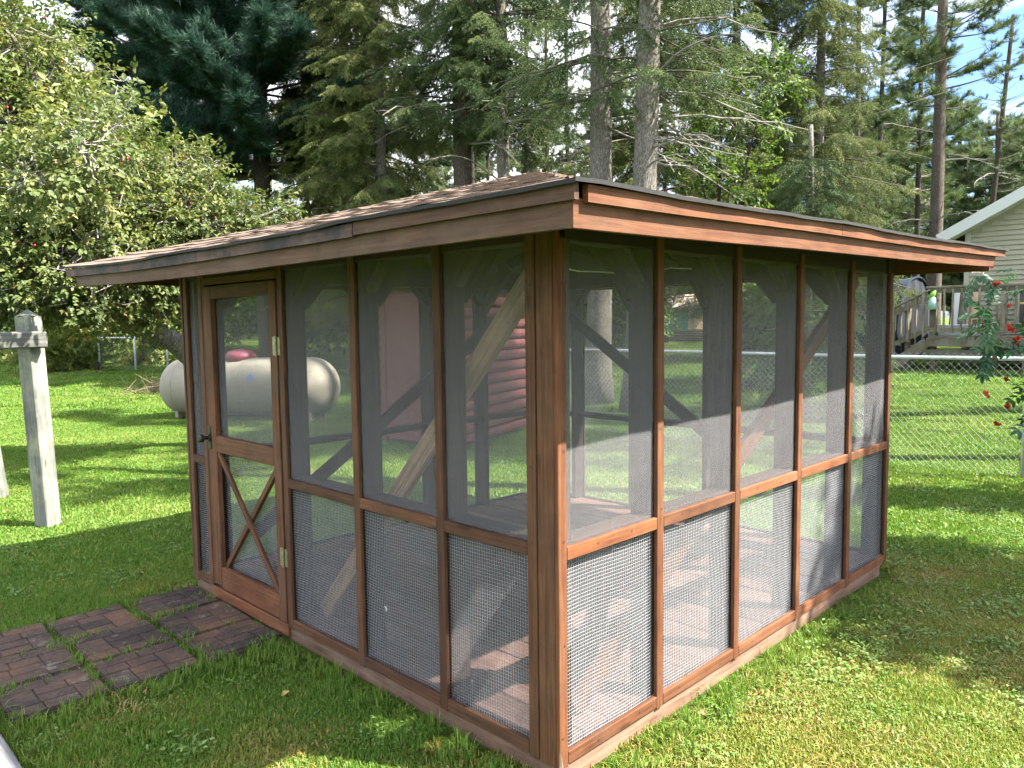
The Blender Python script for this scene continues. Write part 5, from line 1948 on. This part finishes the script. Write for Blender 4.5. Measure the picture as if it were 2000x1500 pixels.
# maple saplings in light green
for k, (u, d, bl, n, lab) in enumerate(((.275, 15.0, ((.29, 15.5, 5.3, .9), (.24, 15, 4.6, .6), (.33, 15, 6.2, .7), (.30, 14.5, 4.2, .5), (.26, 16, 6.3, .6)), 300, 'bright green maple sapling behind the dead branches'), (.36, 14.2, ((.345, 14, 2.1, .5), (.37, 14, 1.6, .45), (.32, 14.4, 2.3, .45), (.385, 14, 2.2, .35)), 420, 'small maple hanging before the fabric shelter'))):
    px, py = dpos(u, d)
    blobs = []
    for (bu, bd, bz, br) in bl:
        x_, y_ = dpos(bu, bd)
        blobs.append((x_, y_, bz, br))
    zt = max(b[2] for b in blobs)
    t_ = [Vector((px, py, gz(px, py) - .1)), Vector((px + .05, py, 1.2)), Vector((px, py + .1, zt * .6)), Vector((px + .1, py + .1, zt))]
    lim_ = [(curve_pts(t_[1].lerp(t_[2], .5), Vector(b[:3]), .1, 6), .025) for b in blobs]
    broadleaf('maple_sapling', (px, py, gz(px, py)), blobs, n, 'maple', lab, 'tree', None, trunk=(t_, [.05, .045, .035, .015], lim_), twigs=60, sc=(.8, 1.3), down=.4, bark='bark_dark')
# low spruce bough peeping over the roof edge
conifer('young_spruce_tree', *dpos(.385, 11.5), .06, 4.6, .5, 3.9, 1.3, 'spruce', 'young bright spruce top peeping over the sunny eave', None, nb=(5, 6), whorl=.22, step=.13, droop=.1, seed=91, sscale=.8)

# brush mound and fallen log
mnd = thing('brush_pile', (5.0, 16.2, gz(5, 16.2)), 'low brown brush pile left of the propane tank', 'brush')
a = Acc()
for k in range(420):
    an = random.uniform(0, 6.28)
    q = abs(random.gauss(0, .55))
    p = Vector((5.2 + q * math.cos(an) * 1.4, 16.2 + q * math.sin(an), 0))
    p.z = gz(p.x, p.y) + max(0, .35 - .4 * q) * random.random()
    d = Vector((random.gauss(0, 1), random.gauss(0, 1), random.gauss(0.1, .25))).normalized()
    a.tube([p, p + d * random.uniform(.15, .6)], [.010, .004], 3)
shifted('sticks', a, (5, 16.2, .2), M['soil'], mnd, 'stuff')
a = Acc()
a.tube([(5.7, 16.4, .25), (6.1, 16.0, .5), (6.6, 15.7, .75), (7.0, 15.4, .8)], [.05, .045, .035, .02], 7, True)
lg = shifted('dead_limb', a, (5.7, 16.4, .25), M['dead_stick'], None)
tag(lg, 'pale dead limb slanting up beside the brush pile', 'branch')

# overhead wires
for k, (p, q, lab) in enumerate((((6.2, 12.0, 2.9), (30, 0, 11.0), 'lower thin overhead cable crossing in front of the spruces'), ((6.0, 12.5, 3.3), (30, .5, 12.0), 'upper thin overhead cable crossing in front of the spruces'))):
    a = Acc()
    a.tube(curve_pts(p, q, -.4, 24), .006, 4, True)
    tag(shifted('overhead_cable', a, p, M['dark_stick'], None), lab, 'cable')

# ------------------------------------------------------------------ trumpet vine at the right
def pinnate(seed):
    random.seed(seed)
    V, F = soup()
    L = .22
    for i in range(5):
        s = .2 + .8 * i / 4
        p = np.array([L * s, 0, -.05 * s * s])
        for sg in (-1, 1):
            d = np.array([.55, sg * .85, random.uniform(-.35, .05)])
            leaf(V, F, p, d, np.array([0, 0, 1.]), .085 * random.uniform(.8, 1.15), .036, .15, .25)
    leaf(V, F, np.array([L, 0, -.05]), np.array([1, 0, -.3]), np.array([0, 0, 1.]), .08, .036, .15, .2)
    return tri_mesh('pinnate_leaf', np.array(V), np.array(F))


def trumpet(seed):
    random.seed(seed)
    V, F = [], []
    for k in range(5):
        d0 = Vector((1, 0, 0))
        az, sp = random.uniform(0, 6.28), random.uniform(.15, .8)
        d = np.array([math.cos(sp), math.sin(sp) * math.cos(az), math.sin(sp) * math.sin(az)])
        L = random.uniform(.05, .085)
        s1 = rnd_perp(d)
        s2 = np.cross(d, s1)
        b = len(V)
        rings = ((0, .004), (.6, .009), (.88, .013), (1.0, .028))
        for (t_, r_) in rings:
            for q in range(6):
                an = q * math.pi / 3
                V.append(d * L * t_ + (s1 * math.cos(an) + s2 * math.sin(an)) * r_)
        for i in range(3):
            for q in range(6):
                F.append((b + i * 6 + q, b + i * 6 + (q + 1) % 6, b + i * 6 + 6 + (q + 1) % 6, b + i * 6 + 6 + q))
    return tri_mesh('trumpet_flowers', np.array(V), np.array(F))


S['vine'] = [source('pinnate_leaf', with_mat(pinnate(i), M['leaf_vine'])) for i in range(4)]
S['trumpet'] = [source('trumpet_flowers', with_mat(trumpet(i), M['flower_red'])) for i in range(4)]
random.seed(23)
vb = (6.15, -.85, 0.0)
VBL = [(6.05, -.60, 1.75, .40), (6.1, -.75, 1.3, .48), (6.0, -.65, .85, .40), (6.2, -1.0, 2.1, .5), (6.3, -1.3, 1.5, .8), (6.3, -1.2, .8, .7), (5.85, -.32, 1.80, .20), (5.75, -.20, 1.95, .12), (5.95, -.40, 1.35, .24), (5.95, -.42, 1.0, .20), (6.25, -1.2, 2.5, .6), (5.6, -.55, .75, .22)]
VBL = [(a_ + .06, b_ + .06, c_, d_ * .85) for (a_, b_, c_, d_) in VBL] + [(5.62, .02, 1.62, .16), (5.66, -.02, 1.45, .18), (5.6, .1, 1.98, .12)]
vine = broadleaf('trumpet_vine', vb, VBL, 680, 'vine', 'trumpet vine with red orange flowers at the right edge', 'vine', None, trunk=([Vector((6.15, -.85, -.05)), Vector((6.1, -.9, 1.0)), Vector((6.2, -1.0, 2.2))], [.04, .035, .02], [(curve_pts((6.15, -.9, .9), (5.75, -.15, 1.95), .25, 8), .012), (curve_pts((6.15, -.9, .9), (5.85, -.25, 1.2), .2, 8), .012), (curve_pts((6.1, -.9, 1.3), (5.95, -.35, 2.2), .2, 8), .010)]), twigs=80, shell=.3, sc=(.7, 1.1), down=.5, bark='bark_dark')
Pf, Df = blob_points(VBL, 70, .8)
ext = np.array([(5.62, -.08, 2.02), (5.66, -.13, 2.10), (5.70, -.12, 1.85), (5.72, -.2, 1.68), (5.78, -.2, 1.5), (5.85, -.25, 1.4), (5.72, -.12, 1.25), (5.8, -.2, 1.05), (5.6, -.1, .95), (5.75, -.2, .85), (5.7, -.16, .72)])
Pf = np.concatenate([Pf, ext + np.array([-.12, .12, 0])])
Df = np.concatenate([Df, np.tile(np.array([[-.7, -.3, .3]]), (len(ext), 1))])
scatter('flowers', S['trumpet'], Pf, dir_rot(Df, .5, .1), rng.uniform(.45, .85, len(Pf)), None, vine, Matrix.Translation(vb))

# trees just outside the picture on the right, whose shade falls into it
SH = [(4.9, -3.9, 4.2, .65), (5.3, -3.6, 4.7, .7), (4.6, -4.4, 4.9, .6), (5.2, -4.3, 5.5, .7)]
broadleaf('yard_maple_tree', (5.3, -4.4, 0), SH, 900, 'maple', 'young yard maple just outside the right edge of the picture', 'tree', None, trunk=([Vector((5.3, -4.4, -.1)), Vector((5.2, -4.3, 2.0)), Vector((5.1, -4.2, 5.2))], [.07, .06, .03], [(curve_pts((5.2, -4.3, 2.6), (b[0], b[1], b[2]), .2, 6), .03) for b in SH]), twigs=80, sc=(.8, 1.3), bark='bark_dark')
conifer('yard_pine_tree', 6.6, -1.9, .15, 22, 10.8, 13.2, 2.6, 'rpine', 'tall yard pine beside the trumpet vine, outside the right edge', None, bark='bark_red', nb=(3, 5), whorl=.5, step=.22, dens=.7, seed=95, sscale=1.7)
conifer('yard_pine_tree', 11.5, -1.0, .17, 27, 14.5, 19.6, 3.0, 'rpine', 'farther tall yard pine outside the right edge by the house', None, bark='bark_red', nb=(3, 5), whorl=.5, step=.2, dens=.8, seed=97, sscale=2.0)
conifer('yard_spruce_tree', 10.4, -3.6, .2, 22, 9.0, 17.0, 3.0, 'spruce', 'yard spruce outside the right edge of the picture', None, nb=(4, 6), whorl=.45, dens=.9, seed=96, sscale=1.3)


# ================================================================== lawn
def grass_patch(seed, rad=.25, n=2100, h=(.010, .030), w=.0021, lean=.55, flat=0.0):
    r_ = np.random.default_rng(seed)
    rr_ = rad * np.sqrt(r_.random(n))
    an = r_.uniform(0, 2 * np.pi, n)
    bx_, by = rr_ * np.cos(an), rr_ * np.sin(an)
    hh = r_.uniform(h[0], h[1], n) * (1 - .35 * (rr_ / rad) ** 2)
    az = r_.uniform(0, 2 * np.pi, n)
    ln_ = np.abs(r_.normal(0, lean, n)) + flat
    dx, dy = np.cos(az), np.sin(az)
    wv = w * r_.uniform(.6, 1.3, n)
    sx, sy = -dy * wv, dx * wv
    V = np.zeros((n, 5, 3))
    V[:, 0] = np.stack([bx_ - sx, by - sy, np.full(n, -.004)], 1)
    V[:, 1] = np.stack([bx_ + sx, by + sy, np.full(n, -.004)], 1)
    m1 = .55
    V[:, 2] = np.stack([bx_ - sx * .8 + dx * hh * ln_ * .35, by - sy * .8 + dy * hh * ln_ * .35, hh * m1], 1)
    V[:, 3] = np.stack([bx_ + sx * .8 + dx * hh * ln_ * .35, by + sy * .8 + dy * hh * ln_ * .35, hh * m1], 1)
    V[:, 4] = np.stack([bx_ + dx * hh * ln_, by + dy * hh * ln_, hh * (1 - .28 * np.minimum(ln_, 1.6))], 1)
    b = np.arange(n)[:, None] * 5
    F = np.concatenate([b + [0, 1, 3], b + [0, 3, 2], b + [2, 3, 4]])
    me = tri_mesh('grass_patch', V.reshape(-1, 3), F)
    a = me.attributes.new('tint', 'FLOAT', 'POINT')
    tt = np.clip(r_.normal(.5, .2, n), 0, 1)
    a.data.foreach_set('value', np.repeat(tt, 5).astype(np.float32)[:len(me.vertices)])
    return me


def weed_patch(seed, rad=.14, n=46, size=.03):
    random.seed(seed)
    V, F = soup()
    tint = []
    for i in range(n):
        an, q = random.uniform(0, 6.28), rad * math.sqrt(random.random())
        p = np.array([q * math.cos(an), q * math.sin(an), random.uniform(.012, .035)])
        az = random.uniform(0, 6.28)
        d = np.array([math.cos(az), math.sin(az), random.uniform(-.1, .6)])
        k = len(V)
        leaf(V, F, p, d, np.array([random.gauss(0, .25), random.gauss(0, .25), 1.]), size * random.uniform(.6, 1.4), size * random.uniform(.45, .75), .15, random.uniform(.0, .4))
        tint += [random.random()] * (len(V) - k)
    me = tri_mesh('weed_patch', np.array(V), np.array(F))
    a = me.attributes.new('tint', 'FLOAT', 'POINT')
    a.data.foreach_set('value', np.array(tint, np.float32)[:len(me.vertices)])
    return me


S['grass'] = [source('grass_patch', with_mat(grass_patch(i), M['grass'])) for i in range(4)]
S['grass'] += [source('grass_patch', with_mat(grass_patch(40 + i), M['grass_dry'])) for i in range(3)]
S['grass_far'] = [source('grass_patch', with_mat(grass_patch(10 + i, .5, 2200, (.018, .038), .0042, .6), M['grass'])) for i in range(3)]
S['thatch'] = [source('grass_patch', with_mat(grass_patch(20 + i, .16, 260, (.012, .03), .0022, 1.2, .3), M['thatch'])) for i in range(2)]
S['clover'] = [source('weed_patch', with_mat(weed_patch(i, .10, 60, .010 + .004 * i), M['clover'])) for i in range(3)]
S['tall'] = [source('grass_patch', with_mat(grass_patch(30 + i, .05, 50, (.05, .13), .0028, .6), M['grass'])) for i in range(3)]


def lawn_points(rmin, rmax, spacing, half=0.86):
    """jittered points on the lawn inside the camera's sector"""
    n = int((2 * rmax / spacing) ** 2)
    side = int(2 * rmax / spacing)
    g0 = np.linspace(-rmax, rmax, side)
    X_, Y_ = np.meshgrid(g0, g0)
    X_ = X_.ravel() + rng.uniform(-.5, .5, X_.size) * spacing * 1.1
    Y_ = Y_.ravel() + rng.uniform(-.5, .5, Y_.size) * spacing * 1.1
    f = X_ * math.cos(YAW) + Y_ * math.sin(YAW)
    r_ = X_ * math.sin(YAW) - Y_ * math.cos(YAW)
    dd = np.hypot(X_, Y_)
    k = (f > .3) & (np.abs(r_) < half * f + .5) & (dd >= rmin) & (dd < rmax)
    return X_[k] + CAM.x, Y_[k] + CAM.y


def free(x, y, m=0.0):
    """not under the gazebo, a paver, the shed or the plank"""
    ok = ~((x > -.02 + m) & (x < LX + .0 - m) & (y > -.02 + m) & (y < LY + .0 - m))
    for (xa, xb) in XC:
        for (ya, yb) in YC:
            ok &= ~((x > xb - .0 + m) & (x < xa + .0 - m) & (y > ya + m) & (y < yb - m))
    ok &= ~((x < -1.27) & (y < 3))
    ok &= ~((x > HX))
    return ok


def lay(name, key, x, y, s0, s1, label):
    n = len(x)
    idx = None
    if key == 'grass':
        dry = rng.random(n) < np.where((x > -.1) & (y < .35), .68, .12)
        idx = np.where(dry, rng.integers(4, 7, n), rng.integers(0, 4, n))
    P = np.stack([x, y, tz(x, y)], 1)
    rot = np.stack([rng.uniform(-.05, .05, n), rng.uniform(-.05, .05, n), rng.uniform(0, 6.28, n)], 1)
    o = scatter(name, S[key], P, rot, rng.uniform(s0, s1, n), idx)
    o['label'] = label
    return o


def nearmask(x, y, rad):
    """keep a patch of this radius clear of pavers and walls"""
    ok = np.ones(len(x), bool)
    for an in np.linspace(0, 2 * np.pi, 8, endpoint=False):
        ok &= free(x + rad * .80 * np.cos(an), y + rad * .80 * np.sin(an), .01)
    return ok & free(x, y)


x, y = lawn_points(0, 6.0, .18)
k = nearmask(x, y, .25)
lay('lawn_grass', 'grass', x[k], y[k], .85, 1.15, 'short mown grass of the near lawn')
x, y = lawn_points(0, 5.0, .055)
k = free(x, y, np.where(x < -.03, .028, -.012)) & ~nearmask(x, y, .22) & (np.hypot(x - 1, y - 1) < 4.2) & (x < 3.6) & (y < 3.6)
lay('edge_grass', 'tall', x[k], y[k], .3, .75, 'longer grass along the base boards and between the pavers')
x, y = lawn_points(5.8, 15, .33)
k = nearmask(x, y, .45)
lay('lawn_grass', 'grass_far', x[k], y[k], .85, 1.15, 'mown grass of the middle lawn')
x, y = lawn_points(14.8, 34, .62)
k = free(x, y)
lay('lawn_grass', 'grass_far', x[k], y[k], 1.3, 1.9, 'grass of the far lawn')
# clover, dandelion and dry thatch, thicker at the right
x, y = lawn_points(0, 8.0, .11)
pn = .5 + .5 * np.sin(x * 2.3 + 1.1 * np.sin(y * 1.7)) * np.sin(y * 2.9 + 1.3 * np.sin(x * 1.9))
k = nearmask(x, y, .12) & (rng.random(len(x)) < np.where((x > -.2) & (y < .3), .30 + .42 * pn, .05 + .30 * pn ** 2))
lay('lawn_weeds', 'clover', x[k], y[k], .8, 1.35, 'clover and broad leaved weeds growing in the lawn')
x, y = lawn_points(0, 9.0, .13)
pn = .5 + .5 * np.sin(x * 3.1 + 2 + 1.4 * np.sin(y * 2.7)) * np.sin(y * 3.7 + 1.6 * np.sin(x * 2.9))
k = nearmask(x, y, .14) & (rng.random(len(x)) < np.where((x > -.2) & (y < .3), .25 + .7 * pn ** 2.0, .35 * pn ** 3))
lay('dry_thatch', 'thatch', x[k], y[k], .8, 1.4, 'yellow brown moss and dry thatch in the lawn')

x, y = lawn_points(0, 9.0, .28)
k = free(x, y, -.05) & (rng.random(len(x)) < .22)
S['fallen'] = [source('fallen_leaf', with_mat(leaf_spray(200 + i, 0.05, 1, 0.055, 0.04), plain('dry_leaf_%d' % i, ((0.24, 0.13, 0.05), (0.34, 0.24, 0.07), (0.18, 0.09, 0.05))[i], 0.8, 0.2, 20.0))) for i in range(3)]
o = scatter('fallen_leaves', S['fallen'], np.stack([x[k], y[k], tz(x[k], y[k]) + .026], 1), np.stack([rng.uniform(-.4, .4, k.sum()), rng.uniform(-.4, .4, k.sum()), rng.uniform(0, 6.28, k.sum())], 1), rng.uniform(.5, 1.0, k.sum()))
o['label'] = 'scattered dry fallen leaves on the lawn'

# a pale moth on the wire of the left wall, modelled as one leaf
dl = leaf_spray(321, 0.01, 1, 0.022, 0.016)
dl.materials.append(M['pale_flower'])
o = link('moth', dl, None, None, Matrix.Translation((0.012, 1.03, 0.37)) @ Matrix.Rotation(R(80), 4, 'Y') @ Matrix.Rotation(0.7, 4, 'Z'))
tag(o, 'tiny pale moth resting on the lower wire mesh of the shaded wall', 'leaf')
